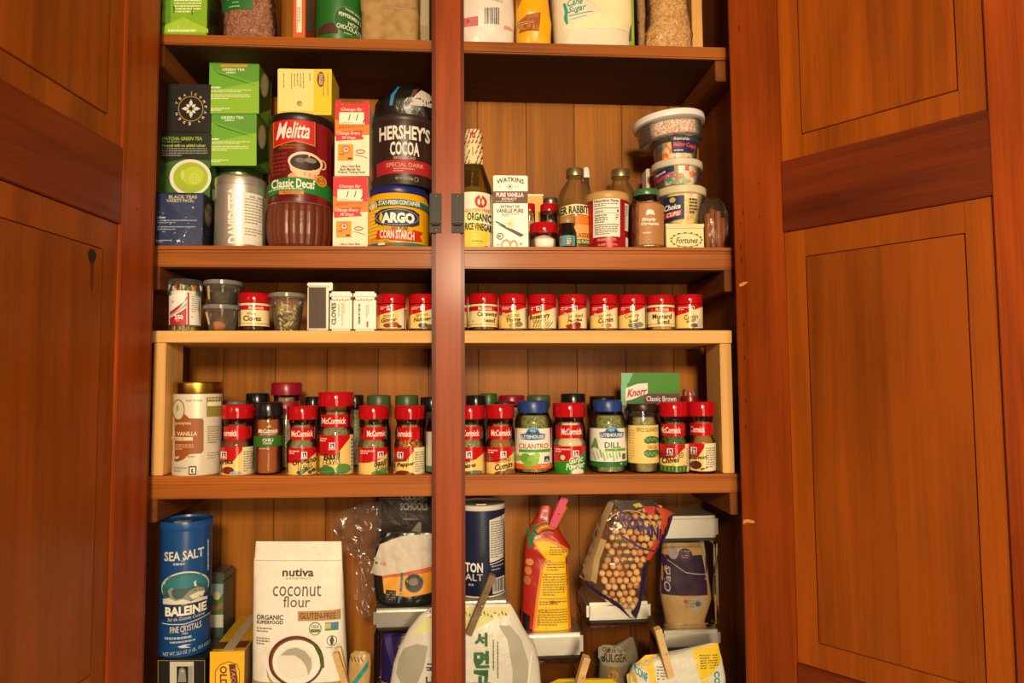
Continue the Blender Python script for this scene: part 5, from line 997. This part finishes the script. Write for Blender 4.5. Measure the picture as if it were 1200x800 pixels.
back_jar(579.5, 604, 470.5, B1-.022, BRC, 'brown-lidded jar squeezed behind the cumin jar', CUMI, caph=6)
back_jar(617, 646, 463, B1, GRN, 'olive-green-capped jar behind the cilantro jar', HG)
back_jar(657, 687, 461, B1, BLACKCAP, 'black-capped jar behind the garlic powder jar', WOODJ)
back_jar(690.5, 724, 464, B1, BLACKCAP, 'wide black-capped jar behind the dill jar', WOODJ)
# gravy packet and small red bottle
it = box_item(727.8, 796.5, 436.6, .075, .006, 4)
root = mk(it, 'gravy_packet', 'green and brown gravy mix packet standing behind the sage jar', 'packet'); w, d, h = it.w, it.d, it.h
m = MB(); b = bmesh.new(); bmesh.ops.create_grid(b, x_segments=12, y_segments=12, size=.5)
vs = [];
m.bm(b, foil('5a2a30', .35), True, lambda v: Vector((v.x*w, -.003*(1-(2*v.x)**4)*(1-(2*v.y)**4)-.0004, (v.y+.5)*h)))
b = bmesh.new(); bmesh.ops.create_grid(b, x_segments=12, y_segments=12, size=.5)
m.bm(b, foil('5a2a30', .35), True, lambda v: Vector((v.x*w, .003*(1-(2*v.x)**4)*(1-(2*v.y)**4)+.0004, (v.y+.5)*h)))
m.build('packet_body', root, 'stuff')
it.map0 = it.map; it.map = lambda px, py, off: it.map0(px, py, off+.0006)
decal(it, root, [R(728, 436.8, 796.4, 461, '3c8218'), G([(728, 437), (742, 437), (736, 450), (734, 475), (728, 475)], '7ab890'), G([(735, 449), (759, 446), (759, 449), (747, 452), (735, 454)], '2c7a34'), G([(733, 455), (747, 449.6), (759, 448.6), (759, 461), (750, 464), (742, 468), (733, 469.6)], 'ece4dc'), G([(735, 470), (746, 466), (752, 463.6), (756, 472), (735, 473)], '2c7a34'), T('Knorr', 735, 454.6, 758.4, 464, 'c02824', 2, .25, sl=-3), G([(758, 461), (796.4, 461), (796.4, 475), (755, 475)], '5a2c38'), T('Classic Brown', 757.5, 464, 792.5, 470, 'f0e6e0', .8)])
decal_fix = it
it = cyl_item(798.6, 819.5, 456, .10, 4, ymid=500)
root = mk(it, 'sauce_bottle', 'small red bottle with clear cap behind chives jar', 'bottle'); r = it.r; z = it.z
m = MB(); m.lathe([(r*.9, 0), (r*.98, .002), (r*.98, z(468)), (r*.9, z(464))], plain('8a1420', .3), 28); m.build('bottle_body', root)
m = MB(); m.lathe([(r*.8, z(464.3)), (r*.8, z(458)), (r*.7, it.h)], PET, 28); m.build('clear_cap', root)
m = MB(); m.lathe([(r*.3, z(464.3)), (r*.2, z(457.5))], plain('b0202a', .4), 12); m.build('spout', root)
# ============================================================ BOTTOM COMPARTMENT
def pz(px, py, Y): return P(px, py, Y).z
# black picture box and the salt canister on it
it = box_item(184.5, 240.5, 772.5, .004, .088, 5)
root = carton(it, 'picture_box', 'black carton with framed photo panel under the salt canister', 'box', '1a1816')
decal(it, root, [O(212.5, 820, 39, 66, 1, '8a7a3a', 4, pi/4, 2*pi+pi/4), R(199, 775, 227, 870, 'c8c4b8'), R(207, 780.5, 220.5, 865, '161414'), G([(208.5, 799), (210, 784), (213.5, 781.5), (217, 784.5), (218.5, 799)], '8a8884'), G([(212, 785.5), (215.4, 785.5), (213.7, 787.6)], 'e0ded8'), R(220.5, 780, 226, 800, '9a968c')])
zb = it.zb+it.h
it = cyl_item(187.5, 246.8, 612, .006, base=zb+.0012, ymid=700)
root = mk(it, 'salt_canister', 'tall blue sea salt canister with whale picture', 'canister'); r = it.r; z = it.z
SB = '1a4a8a'
m = MB(); m.lathe([(r*.965, 0), (r*.975, .001), (r*.975, z(622))], plain(SB, .32), 48); m.build('canister_body', root)
m = MB(); m.lathe([(r*.98, z(623)), (r*1.0, z(622)), (r*1.0, z(614)), (r*.985, z(612.6)), (r*.9, z(612.6)), (r*.88, z(615)), (r*.3, z(615.4))], plain('1c4f94', .32), 48, rf=lambda a, zz: 1+(.012 if sin(a*5) > .3 else 0)); m.build('lid', root)
m = MB(); m.box(-.012, .012, -r*.6, -r*.2, z(615), z(613.4), plain('c8c4bc', .4, .6), .001); m.build('pour_spout', root)
it.rad = lambda zz: r*.977
SW = 'd8d4c0'
decal(it, root, [T('SEA SALT', 192.5, 645.6, 239, 656.6, SW, 1.5, sl=-2.5), L(203, 659.5, 227, 663, 1, 'a8b4b8', .8, 2), R(212, 657, 217, 657.6, SW), E(217, 690, 28, 20, SW, 32), E(217, 690.4, 26.8, 18.6, '2a7a88', 32), G([(190, 690), (202, 689), (218, 690), (232, 687), (244, 690), (243, 700), (230, 707), (205, 707), (192, 702)], '3c5a5a'), T('Naturally White Sea Salt', 195, 672.4, 240, 676.6, '4a4a48', .5, .3, arc=2.4),
  G([(196, 692), (200, 688), (204, 689), (201, 692), (202, 698), (206, 702), (214, 701), (222, 693), (232, 690), (239, 693), (240, 699), (234, 703), (220, 706), (206, 706), (200, 702), (198, 697)], '8a9088'), G([(222, 699), (232, 696), (240, 697), (238, 702), (226, 704)], 'e4ddc4'), E(229, 694, .8, .8, '1a1a1a', 8), G([(228, 689), (227, 684), (230, 682), (229.6, 686), (231, 689)], 'dfe4e0'), G([(191, 702), (198, 700), (206, 704), (214, 702), (224, 706), (234, 703), (243, 705), (243, 709), (191, 709)], 'dcd6c0'), R(186, 708, 248, 727, '12305e'),
  T('LA', 213, 706.6, 219, 709.4, SW, .5), T('BALEINE', 193.5, 710.5, 242, 721.4, 'f0ecdc', 2.4, sl=-1), T('Sel de Grande Cuisine', 196, 722.6, 240, 726.6, 'b8c4cc', .5, .3, sl=-2), G([(190, 730), (216, 731), (246, 726.5), (246, 727.4), (216, 732), (190, 731)], SW), T('FINE CRYSTALS', 199, 733, 236, 740.4, SW, .8, sl=-2.4), T('FIN', 214, 741.4, 220, 744, SW, .5), L(193, 746, 245, 750, 1, 'a8b8c4', .7, 3), L(199, 751, 238, 754, 1, 'a8b8c4', .7, 4), G([(208, 757), (216, 755.4), (225, 756.6), (217, 757.6), (224, 760.4), (211, 759)], 'c8d0d4'), T('NET WT. 26.5 OZ. (1 LB., 10.5 OZ.)', 191, 762, 246, 767.4, 'b8c4cc', .5, sl=-4), L(243, 637, 246.4, 700, 1, 'b8bcc0', .5, 5, rot=1)])
# picture tin behind
it = box_item(245, 262, 671, .108, .05, 5)
root = mk(it, 'picture_tin', 'tall slim tin with landscape pictures behind the salt canister', 'tin'); w, d, h = it.w, it.d, it.h
m = MB(); m.box(-w/2, w/2, -d/2, d/2, 0, it.z(681), plain('5a6a64', .35, .4), .002); m.build('tin_body', root)
m = MB(); m.box(-w/2-.0006, w/2+.0006, -d/2-.0006, d/2+.0006, it.z(681), h, plain('6a7470', .3, .6), .002); m.build('lid', root)
decal(it, root, [R(245.5, 684, 261.5, 735, '7a9a9a'), G([(245.5, 702), (252, 694), (258, 700), (261.5, 695), (261.5, 720), (245.5, 722)], '4a6a3a'), E(254, 698, 4, 5, 'c8b890', 12), R(245.5, 720, 261.5, 735, 'c0c4b4'), G([(246, 712), (261, 706), (261, 712), (246, 718)], '8a6a3a')])
# taco shell box
it = box_item(246, 286, 763.5, .004, .165, 5, rz=.06)
root = carton(it, 'taco_box', 'long yellow taco shell carton with taped top', 'box', 'd8a818')
decal(it, root, [R(246, 763.5, 286, 875, 'f0b818'), G([(252, 800), (252, 786), (258, 778), (268, 774.5), (278, 778), (281, 786), (281, 875), (252, 875)], '8a5a1c'), G([(253, 800), (253, 786.6), (258.6, 779), (268, 775.6), (277.4, 779), (280, 786.6), (280, 875), (253, 875)], 'f4c42a'), T('OLD EL PASO', 257.5, 780, 266, 850, '7a2a1c', 2, rot=2), G([(268, 778), (276, 778), (279, 800), (281, 830), (274, 830), (271, 800)], '6a2a24'), T('TACO', 271, 782, 276, 806, 'c89a5a', .6, rot=2)])
wt, dt, ht = it.w, it.d, it.h
m = MB(); m.box(-wt/2+.001, wt/2-.001, -dt/2+.012, -dt/2+.04, ht+.0007, ht+.001, plain('5a2c22', .5)); m.build('top_print', root)
m = MB(); m.box(-.008, .008, -dt/2+.002, dt/2-.002, ht+.0011, ht+.0016, plain('c8bca0', .35)); m.build('tape', root)
m = MB(); m.box(wt/2+.0002, wt/2+.0006, -dt/2+.002, dt/2-.002, ht*.4, ht-.001, plain('6a4a2a', .5)); m.build('side_print', root)
# coconut flour pouch
WPOUCH = grain('white_pouch', ['e8e0d0', 'f2ece0', 'ebe3d5'], 40, .5, .15, False)
it = bag_item([(634, 300, 400, .004), (652, 298.5, 401, .008), (656, 297.5, 401.5, .012), (690, 297.8, 403, .032), (740, 297.5, 405, .046), (800, 297, 408, .052), (872, 297, 409, .055)], .046, p=3.2, wr=.0016, wsc=22, seed=2, floor=SH[5](0))
root = mk(it, 'flour_pouch', 'white coconut flour pouch with a halved coconut picture', 'pouch'); it.shell(WPOUCH).build('pouch_body', root)
GY = '5a544c'
decal(it, root, [R(299, 655.2, 401, 655.9, 'b8ae9c'), T('nutiva', 333, 664, 369.5, 673, '4a2a24', 1.5), T('NURTURE VITALITY', 337, 674, 367, 676, '8a7a70', .5), T('coconut', 323, 681.5, 379, 694.6, GY, 0), T('flour', 335.5, 694.4, 366.5, 707, GY, 0), G([(352.5, 711.5), (403.6, 710), (404, 721.6), (353, 722.4)], 'b88a50'), T('GLUTEN-FREE', 355, 713, 396, 720, '5a3a1c', .8), T('ORGANIC', 304.5, 715.4, 336, 721, '3a3430', 1.5), T('SUPERFOOD', 304.5, 721.8, 336, 725.8, '3a3430', 1.5), L(304.5, 730, 323, 736.4, 2, '8a8278', .5, 1), L(304.5, 741, 321, 750, 3, '8a8278', .5, 2), E(373, 730.6, 7.2, 7.2, '5a7a3c', 20), E(373, 730.6, 6.2, 6.2, 'ece6d6', 20), T('USDA', 368.6, 726.6, 377.6, 730, '4a6a2c', 1.5), R(367.6, 731, 378.6, 734.4, '5a7a3c'), R(384, 724, 399, 733, '3c7aa8'), G([(384, 733), (384, 725), (391, 725), (390, 733)], 'c8b464'), R(384, 731, 399, 733, '4a8a3c'), O(392, 744.5, 5.8, 5.8, .7, '4a443c', 20), G([(391, 749), (389.6, 744), (391.4, 739.6), (393, 739.6), (394.4, 744), (393, 749)], '4a443c'), L(386, 751.6, 397, 753, 1, '8a8278', .7, 3),
  R(298, 791, 408, 872, 'b48a50'), E(351.5, 766.5, 31.5, 28.5, '5a2c1a', 36), E(352, 767, 29, 26, '8a4a24', 36), E(352.4, 767.4, 27.6, 24.8, 'f4efe4', 36), E(351, 768, 21, 18.5, 'ebe4d6', 32), G([(334, 760), (342, 753), (352, 751), (362, 755), (369, 764), (370, 774), (366, 783), (364, 774), (358, 765), (350, 760), (342, 760)], 'b0a898'), G([(368, 742), (376, 748), (383, 762), (384, 774), (380, 776), (378, 762)], '4a5a1c'), G([(318, 776), (322, 786), (328, 793), (324, 793), (319, 784)], 'a8a02c'), T('16 OZ', 310, 793.5, 328, 797, '6a4a24', .6)])
m = MB(); a = it.pos(299, 655.6, 1, .0004); b_ = it.pos(401, 655.2, 1, .0004); m.tube([a, (a+b_)/2+Vector((0, -.001, 0)), b_], .0009, plain('d8d0c0', .5), 6); m.build('zip_seam', root)
WP = wood('clothespin', 'e8c890', 'c8a064', 'X', .6, 0)
clothespin((394.5, 761), (406, 806), .006, 7, WP, 'pale wooden clothespin clipped beside the coconut flour pouch', open_=.012)
it = bag_item([(762, 416, 428, .006), (766, 411, 434, .012), (776, 409, 435, .02), (800, 408, 434, .026), (872, 409, 433, .026)], .034, wr=.002, wsc=60, seed=21, floor=SH[5](0))
root = mk(it, 'snack_packet', 'striped tan and teal packet next to coconut flour pouch', 'packet'); it.shell(foil('b8985c', .35)).build('packet_body', root)
decal(it, root, [G([(432, 772), (435, 776), (420, 796), (414, 800), (413, 797)], '1c8a8c')]+[G([(411+i*4, 768), (412.4+i*4, 767.4), (415+i*4, 772), (413.6+i*4, 772.6)], '6a4a3a') for i in range(4)]+[R(409, 797, 420, 803, 'e8a018')])
# canisters with steel lids
CAN = glass('canister', 'ece6da', .02, .05, '6a5040')
def canister(x0, x1, yl0, yl1, Yf, depth, label, base=None, ybase=None):
    it = box_item(x0, x1, yl0, Yf, depth, 5 if base is None else None, base); root = mk(it, 'glass_canister', label, 'canister', 'square canisters with steel lids'); w, d, h = it.w, it.d, it.h; zl = it.z(yl1)
    m = MB(); m.box(-w/2+.001, w/2-.001, -d/2+.001, d/2-.001, 0, zl-.004, CAN, .007); m.build('glass_body', root)
    m = MB(); m.box(-w/2+.006, w/2-.006, -d/2+.006, d/2-.006, zl-.006, zl+.001, plain('1a1614', .5), .002); m.build('gasket', root)
    m = MB(); m.box(-w/2, w/2, -d/2, d/2, zl, h, plain('c4beb4', .32, .85), .005); m.build('steel_lid', root)
    it.zl = zl; return it
c1 = canister(437, 512, 713, 735.5, .052, .10, 'steel-lidded canister holding a purple packet under the black wrapped sweets')
c2 = canister(522, 597, 703, 716, .058, .10, 'steel-lidded canister supporting the navy salt can')
c3 = canister(600, 684, 743, 769.5, .05, .10, 'steel-lidded canister under the yellow and red bag')
c4 = canister(688, 763.5, 706, 727, .052, .10, 'steel-lidded canister with a grey bulgur packet inside')
c6 = canister(776, 846, 739, 759, .058, .105, 'lower steel-lidded canister carrying the oat canister')
c5 = canister(768.5, 843, 605, 631, .062, .10, 'upper steel-lidded canister with purple oat packet, stacked', base=c6.zb+c6.h+.0012)
def inner_bag(rows, Yc, name, label, mat, els, seed):
    it = bag_item(rows, Yc, wr=.002, wsc=45, seed=seed); root = mk(it, name, label, 'packet'); it.shell(mat).build('packet_body', root); decal(it, root, els); return it
inner_bag([(741, 450, 502, .01), (760, 447, 504, .03), (800, 447, 504, .04), (862, 448, 503, .04)], .10, 'packet', 'shiny purple packet inside a canister', foil('2a1c7a', .22), [G([(449, 742), (458, 742), (466, 775), (460, 775)], '4a3ab0'), G([(447, 795), (462, 795), (462, 830), (447, 830)], 'c8b83a')], 31)
inner_bag([(746, 738, 742, .004), (760, 712, 746, .012), (770, 703, 748, .02), (800, 701, 750, .03), (858, 701, 750, .03)], .085, 'packet', 'grey bulgur packet inside a canister', foil('8a8680', .5), [G([(701, 758), (707, 755), (725, 756), (731, 760), (734, 773), (727, 778), (706, 777), (701, 770)], 'a8a49c'), T('Old Fashion', 706, 757.6, 732, 763, '3a3430', 1.2), T('BULGER', 704.5, 764, 733.5, 773, '2a2420', 2, sl=-1), E(717, 788, 8.4, 8.6, 'a8804a', 18), E(717, 788, 6, 6.2, 'c8a470', 18), T('10', 714, 784, 720, 791, '6a4a24', 1.5)], 32)
inner_bag([(634, 776, 820, .02), (650, 775, 826, .03), (690, 773, 832, .035), (700, 774, 833, .04), (728, 780, 824, .045)], .105, 'oat_packet', 'purple oat packet with clear grain window inside a canister', foil('c4a474', .4), [R(774, 648, 826, 694, '2c1640'), G([(774, 648), (782, 652), (800, 668), (826, 670), (826, 694), (774, 694)], '341a4c'), E(786.5, 645.5, 5.6, 7, 'a89cb0', 16), E(800, 648, 8, 8, '3c1e56', 20), L(795.5, 643, 805, 652, 4, 'b8a8c8', .4, 3), G([(817, 630), (824, 630), (832, 690), (828, 692)], 'c8bcb4'), G([(780, 653), (800, 667), (826, 670.4), (826, 671.2), (800, 668.2), (780, 654)], 'c8b8d0'), T('Oats', 776, 660, 783, 690, 'c8bcd4', .8, .3, rot=1), G([(797, 698), (820, 694), (824, 704), (812, 714), (802, 708)], 'b8b0a8'), L(800, 699, 818, 708, 4, '6a645c', .4, 4), E(799, 700, 1.8, 2, 'c02a2a', 8), E(813, 703, 3, 3, '3a5a9a', 10)], 33)
# black wrapped sweets packet on canister
zl1 = c1.zb+c1.h
it = bag_item([(624, 452, 508, .008), (640, 441, 509, .02), (664, 437, 509, .03), (690, 439, 510, .05), (702, 441, 510, .052), (706, 446, 508, .045)], .081, wr=.003, wsc=55, seed=41, floor=zl1+.0005)
root = mk(it, 'sweets_bag', 'crumpled bag of black wrapped sweets with orange band in clear overwrap', 'bag'); it.shell(foil('1c1a1a', .25)).build('bag_body', root)
decal(it, root, [G([(446, 636), (470, 627), (508, 624), (508, 662), (480, 666), (450, 671), (434, 671)], 'cfc4b4'), G([(449, 671), (480, 666), (508, 661), (508, 667), (480, 670), (450, 674)], 'd0561c'), G([(450, 674), (480, 670), (508, 667), (508, 690), (478, 693), (452, 690)], 'e09a1c'), G([(471, 667), (474, 667), (473, 690), (470, 700), (468, 700), (470, 688)], '3a6a8a'), E(486.5, 678.5, 11, 10.5, '2a2622', 20), O(486.5, 678.5, 11, 10.5, 1, '8a7a64', 20), E(486, 677, 6, 4, '7a6e60', 14), R(454, 686, 466, 700, '242020'), L(455, 688, 465, 698, 4, '8a847c', .4, 3), T('NE', 447, 656, 454, 660, 'd8604a', .8), L(440, 656, 446, 660, 1, '6a6a6a', .7, 5)], off0=.0022, step=2.5, stepy=2.5)
rn = random.Random(8); m = MB()
vs = []; fs = []; nx, ny = 12, 16
TL = [(588, 428, 447), (600, 398, 447), (615, 387, 447), (630, 394, 446), (645, 403, 446), (655, 419, 446), (690, 415, 440), (704, 416, 434), (710, 417, 433.5), (724, 422, 433)]
def edge(py, k):
    for a_, b_ in zip(TL, TL[1:]):
        if py <= b_[0]: return a_[k]+(b_[k]-a_[k])*(py-a_[0])/(b_[0]-a_[0])
    return TL[-1][k]
left = lambda t: edge(588+136*t, 1); right = lambda t: edge(588+136*t, 2); nx, ny = 22, 44
for j in range(ny+1):
    t = j/ny; py = 588+136*t
    for i in range(nx+1):
        s_ = i/nx; px = left(t)+(right(t)-left(t))*s_
        q = P(px, py, .075+.016*abs(noise.noise((px*.06, py*.05, 3)))+.007*abs(noise.noise((px*.13, py*.1, 9)))); vs.append(q-it.loc)
for j in range(ny):
    for i in range(nx): a = j*(nx+1)+i; fs.append((a, a+1, a+nx+2, a+nx+1))
m.add(vs, fs, glass('film2', 'ece4da', .08, .12, 'c8b8a8', 1.6, .12), True); m.build('clear_overwrap', root)
it = box_item(441, 510, 583, .128, .012, base=zl1+.0012)
root = mk(it, 'packet', 'upright dark brown packet with schools lettering behind the sweets', 'packet'); w, d, h = it.w, it.d, it.h
m = MB(); m.box(-w/2, w/2, -d/2, d/2, 0, h, foil('2a1c16', .35), .004); m.build('packet_body', root)
decal(it, root, [T('COOKING', 470, 578, 501, 586, 'a89c8c', 2), T('SCHOOLS', 469, 588.6, 501.5, 597.8, 'a89c8c', 2), L(473, 607, 499, 610, 1, '7a6a5c', .7, 3), G([(482, 622), (491, 611), (494, 613), (493, 624)], '8a7c6c')])
# noodle bag behind the centre post
NF = foil('d2ccbe', .35)
it = bag_item([(707, 512, 598, .004), (720, 492, 606, .014), (736, 479, 614, .028), (756, 468, 627, .036), (776, 461, 632, .040), (800, 457, 634, .042), (872, 460, 630, .042)], .0265, wr=.0018, wsc=26, seed=51, p=3, floor=SH[5](0))
root = mk(it, 'noodle_bag', 'big white translucent noodle bag with green Korean lettering', 'bag'); it.shell(NF).build('bag_body', root)
KR = [('서', 556, 737, 571, 752), ('면', 555, 757, 573, 776), ('고', 553, 778, 574, 796)]
NG = '1c5a30'
els = [G([(500, 722), (520, 712), (560, 710), (600, 711), (598, 717), (575, 725), (552, 737), (540, 737), (490, 737), (480, 742)], 'd8d08a'), G([(468, 768), (474, 756), (490, 750), (502, 752), (498, 775), (488, 800), (474, 800), (465, 785)], 'a09a8a'), G([(584, 730), (597, 730), (610, 745), (618, 770), (618, 872), (598, 872), (600, 780), (594, 745)], 'a8a292'), G([(579, 716), (583, 718), (582, 744), (577, 744)], 'e8e2d0'), G([(606, 868), (622, 760), (623, 761), (609, 868)], 'ece8dc')]
for i in range(22): els.append(G([(503+i*4.2, 716+(i*37 % 5)), (504.4+i*4.2, 713.6+(i*37 % 5)), (506+i*4.2, 717+(i*13 % 6))], ['5a6a2c', '8a8a3a', '4a5a24'][i % 3]))
for ch, x0, y0, x1, y1 in KR: els.append(T(ch, x0, y0, x1, y1, NG, 3))
for i, ch in enumerate('국내산'): els.append(T(ch, 500, 771+i*13.5, 511, 782+i*13.5, '2a2a2a', 1.5))
els += [L(577, 745, 579.5, 800, 1, '6a6a5c', .6, 3, rot=1), L(582, 747, 584.4, 800, 1, '6a6a5c', .6, 4, rot=1)]
decal(it, root, els)
clothespin((577.5, 673), (549, 742), -.002+.004, 7.5, wood('old_clothespin', '8a7254', '5a4632', 'X', .7, 0), 'weathered grey-brown clothespin clipping the noodle bag')
# navy salt can on canister
zl2 = c2.zb+c2.h
it = cyl_item(534, 592.5, 593, .064, base=zl2+.0008, ymid=650)
root = mk(it, 'salt_can', 'navy and white salt can standing on a steel lid', 'can'); r = it.r; z = it.z
m = MB(); m.lathe([(r*.98, 0), (r*.985, .001), (r*.985, z(597))], plain('1a2240', .36), 44); m.build('can_body', root)
m = MB(); m.lathe([(r*.985, z(599)), (r*1.0, z(598)), (r*1.0, z(594)), (r*.97, z(593)), (r*.95, z(595)), (r*.2, z(595.2))], plain('dcd6ca', .4), 44); m.build('paper_rim', root)
m = MB(); m.lathe([(r*.99, 0), (r*.995, .0006), (r*.995, z(700)), (r*.985, z(699))], plain('dcd6ca', .4), 44, capb=False, capt=False); m.build('bottom_rim', root)
m = MB(); m.box(-.008, .010, -.012, .008, z(595.2), z(594.2), plain('a8a49c', .3, .9), .0006); m.build('pour_spout', root)
it.rad = lambda zz: r*.987
decal(it, root, [G([(573.5, 610), (591.5, 606), (592.5, 657), (574, 660)], 'dcd8d0'), L(575, 612, 591, 656, 16, '6a6864', .4, 3), G([(574, 662), (592.5, 659), (592.5, 660), (574, 663)], 'dcd8d0'), L(576, 664, 590, 672, 2, 'a8acb8', .4, 5), T('MORTON', 524, 659.5, 566, 671, 'f0eee8', 2), T('SALT', 540, 672.6, 566, 680.6, 'd8d8d8', .5), R(577.5, 679, 591, 697.5, 'dcd8d0')]+[R(578.4+i*1.1, 680, 578.8+i*1.1+(i % 3)*.2, 695, '2a2a34') for i in range(11)]+[L(549, 684, 560, 688, 1, '9aa0b0', .6, 6)])
# yellow and red bag with the pink clothespin
it = bag_item([(592, 634, 646, .004), (604, 630, 650, .008), (614, 622, 652, .018), (628, 616, 660, .034), (640, 614, 668.5, .046), (651, 613.5, 664.5, .04), (680, 612, 666, .046), (741, 609, 670, .05)], .092, wr=.0016, wsc=40, seed=61, p=3, floor=c3.zb+c3.h+.0005)
root = mk(it, 'snack_bag', 'yellow-backed red snack bag folded shut at the top', 'bag'); it.shell(foil('b0281c', .3)).build('bag_body', root)
YB = 'f0c414'
decal(it, root, [G([(623, 630), (632, 627), (646, 630), (660, 637), (667, 642), (664, 651), (666, 690), (668, 738), (622, 738), (626, 700), (632, 660), (638, 652), (628, 640)], 'e0841c'), G([(626, 632), (634, 629), (646, 633), (658, 640), (664, 644), (661, 652), (662.5, 690), (664.5, 736), (625, 736), (629, 700), (635, 662), (640.5, 653), (631, 642)], YB), G([(616, 622), (622, 614), (634, 612), (632, 622), (624, 628), (623, 636), (619, 640)], '2a7a4a'), E(618, 665, 4, 5, 'c87a4a', 12), E(619.5, 655, 4.5, 4, 'd08a54', 12), E(617, 676, 4, 5, 'b86a3c', 12), G([(609, 712), (620, 716), (618, 740), (609, 740)], '1c1414')]+[L(642, 637, 662, 648, 4, '8a6a10', .4, 1), R(637.5, 655, 661, 655.5, '5a4a10'), L(639, 657, 660, 666, 3, '8a6a10', .4, 2), R(634.5, 668, 661.5, 668.6, '5a4a10'), L(634, 671, 661, 694, 8, '8a6a10', .4, 3), R(631, 696, 662, 696.5, '5a4a10'), L(630, 699, 662.5, 704, 2, '8a6a10', .5, 4), L(629, 708, 663, 728, 7, '8a6a10', .4, 5)])
m = MB(); q = [P(x, y, .068)-it.loc for x, y in ((629, 623), (634, 618), (641, 616), (648, 618), (655, 606), (662, 592))]; m.tube(q, .006, foil('c8781c', .4), 10); m.build('folded_corner', root)
clothespin((661, 582), (647, 617), .060, 9, plain('d84a6a', .4), 'pink plastic clothespin on the yellow and red bag', open_=.006)
# chickpeas
it = bag_item([(585, 714, 764, .008), (600, 705, 786, .026), (620, 698, 780, .042), (645, 688, 768, .046), (668, 679, 757, .046), (684, 684, 753, .042), (700, 706, 752, .034), (712, 725, 750, .024), (724, 738, 746, .008)], .0255, wr=.001, wsc=50, seed=71)
root = mk(it, 'chickpea_bag', 'clear bag of chickpeas with purple and orange printed edges', 'bag'); it.shell(FILM).build('clear_bag', root)
CP = [plain(c, .6) for c in ('d8a468', 'c8925a', 'e0b47c')]; m = MB(); rn = random.Random(4)
for j in range(16):
    for i in range(14):
        px = 682+8.2*i+(4.1 if j % 2 else 0)+rn.uniform(-1, 1); py = 596+8*j+rn.uniform(-1, 1)
        row = [rw for rw in it.rr if rw[0] >= py]
        if not row: continue
        _, xl, xr, th = row[0]
        if px < xl+14*(py < 690) + 5 or px > xr-5 or th < .014: continue
        p_ = it.pos(px, py, 1); p_.y += .0062; rd = .0056*rn.uniform(.85, 1.05)
        b = bmesh.new(); bmesh.ops.create_icosphere(b, subdivisions=2, radius=rd); m.bm(b, rn.choice(CP), True, lambda v: v+p_)
m.build('chickpeas', root, 'stuff')
PU = '241a4a'
m2 = [G([(682, 664), (700, 612), (712, 588), (720, 586), (706, 616), (694, 650), (690, 678), (679, 676)], '8a6a48'), G([(690, 676), (694, 650), (702, 628), (708, 630), (700, 652), (696, 680)], 'a88a50'), G([(752, 656), (758, 664), (756, 690), (750, 702), (744, 724), (738, 716), (746, 700), (748, 676)], PU), G([(762, 588), (788, 600), (780, 624), (760, 654), (752, 652), (770, 620), (774, 604)], 'c04424'), G([(786, 600), (790, 600), (782, 626), (764, 655), (758, 655), (776, 624)], PU), G([(714, 586), (762, 586), (772, 594), (756, 592), (740, 598), (726, 596)], '2a2218'), G([(740, 590), (748, 588), (752, 592), (744, 594)], 'b8a02c'), G([(752, 592), (766, 592), (764, 602), (756, 600)], 'b82c24'),
  O(735, 622, 30, 26, 1, 'c89a3c', 30, -2.4, .9), T('ROSHNI', 724, 606, 772, 621, '3a1c5a', 2, sl=22), G([(727, 624), (746, 636), (768, 644), (768, 645.4), (745, 638), (726, 626)], '3a1c5a'), G([(683, 678), (704, 692), (722, 702), (738, 722), (734, 719), (718, 704), (700, 695), (683, 682)], PU)]
for i in range(4): m2.append(L(718+i*3, 628+i*8, 742+i*2, 633+i*8, 1, '4a3a24', .8, i))
decal(it, root, m2)
# sugar bag with clothespin in front, lower right
it = bag_item([(753, 832, 841, .004), (761, 800, 843, .014), (769, 763, 845, .024), (779, 742, 847, .032), (792, 736, 849, .036), (871, 738, 850, .038)], .027, wr=.003, wsc=40, seed=81, p=3, floor=SH[5](0))
root = mk(it, 'sugar_bag', 'clipped yellow and white confectioners sugar bag', 'bag'); it.shell(foil('d8d4c4', .4)).build('bag_body', root)
CT = '1c8aa0'
decal(it, root, [G([(808, 760), (841, 752), (843, 772), (830, 786), (817, 792), (812, 775)], 'e8c41c'), L(817, 764, 839, 780, 6, '6a5a10', .45, 3), G([(744, 778), (756, 767), (770, 766), (764, 772), (766, 800), (760, 800), (756, 782)], 'e8c024'), G([(766, 775), (777, 771), (780, 800), (768, 800)], 'ded8c8'), L(767, 776, 779, 800, 7, '3a3a3a', .35, 5), T('CONF', 742, 780, 756, 790, CT, 2, sl=9), T('CONFECTIONERS', 833, 782, 840, 860, CT, 2, rot=2), G([(818, 794), (826, 790), (830, 800), (822, 802)], 'e8c41c'), G([(734, 790), (742, 784), (746, 800), (736, 804)], 'd8b424')])
clothespin((770, 735.5), (785.5, 792), .003, 8, WP, 'pale wooden clothespin clipping the confectioners sugar bag')
it = bag_item([(795, 655, 718, .006), (800, 644, 725, .02), (815, 640, 728, .03), (872, 641, 727, .034)], .026, wr=.003, wsc=40, seed=91, p=3, floor=SH[5](0))
root = mk(it, 'rice_bag', 'yellow crinkled bag in front of the bulgur canister', 'bag'); it.shell(foil('d8b81c', .35)).build('bag_body', root)
decal(it, root, [G([(648, 799), (670, 796), (676, 803), (650, 806)], '8a8a1c')])
clothespin((687.5, 768.5), (675, 812), .004, 8, WP, 'pale wooden clothespin clipping the yellow crinkled bag')
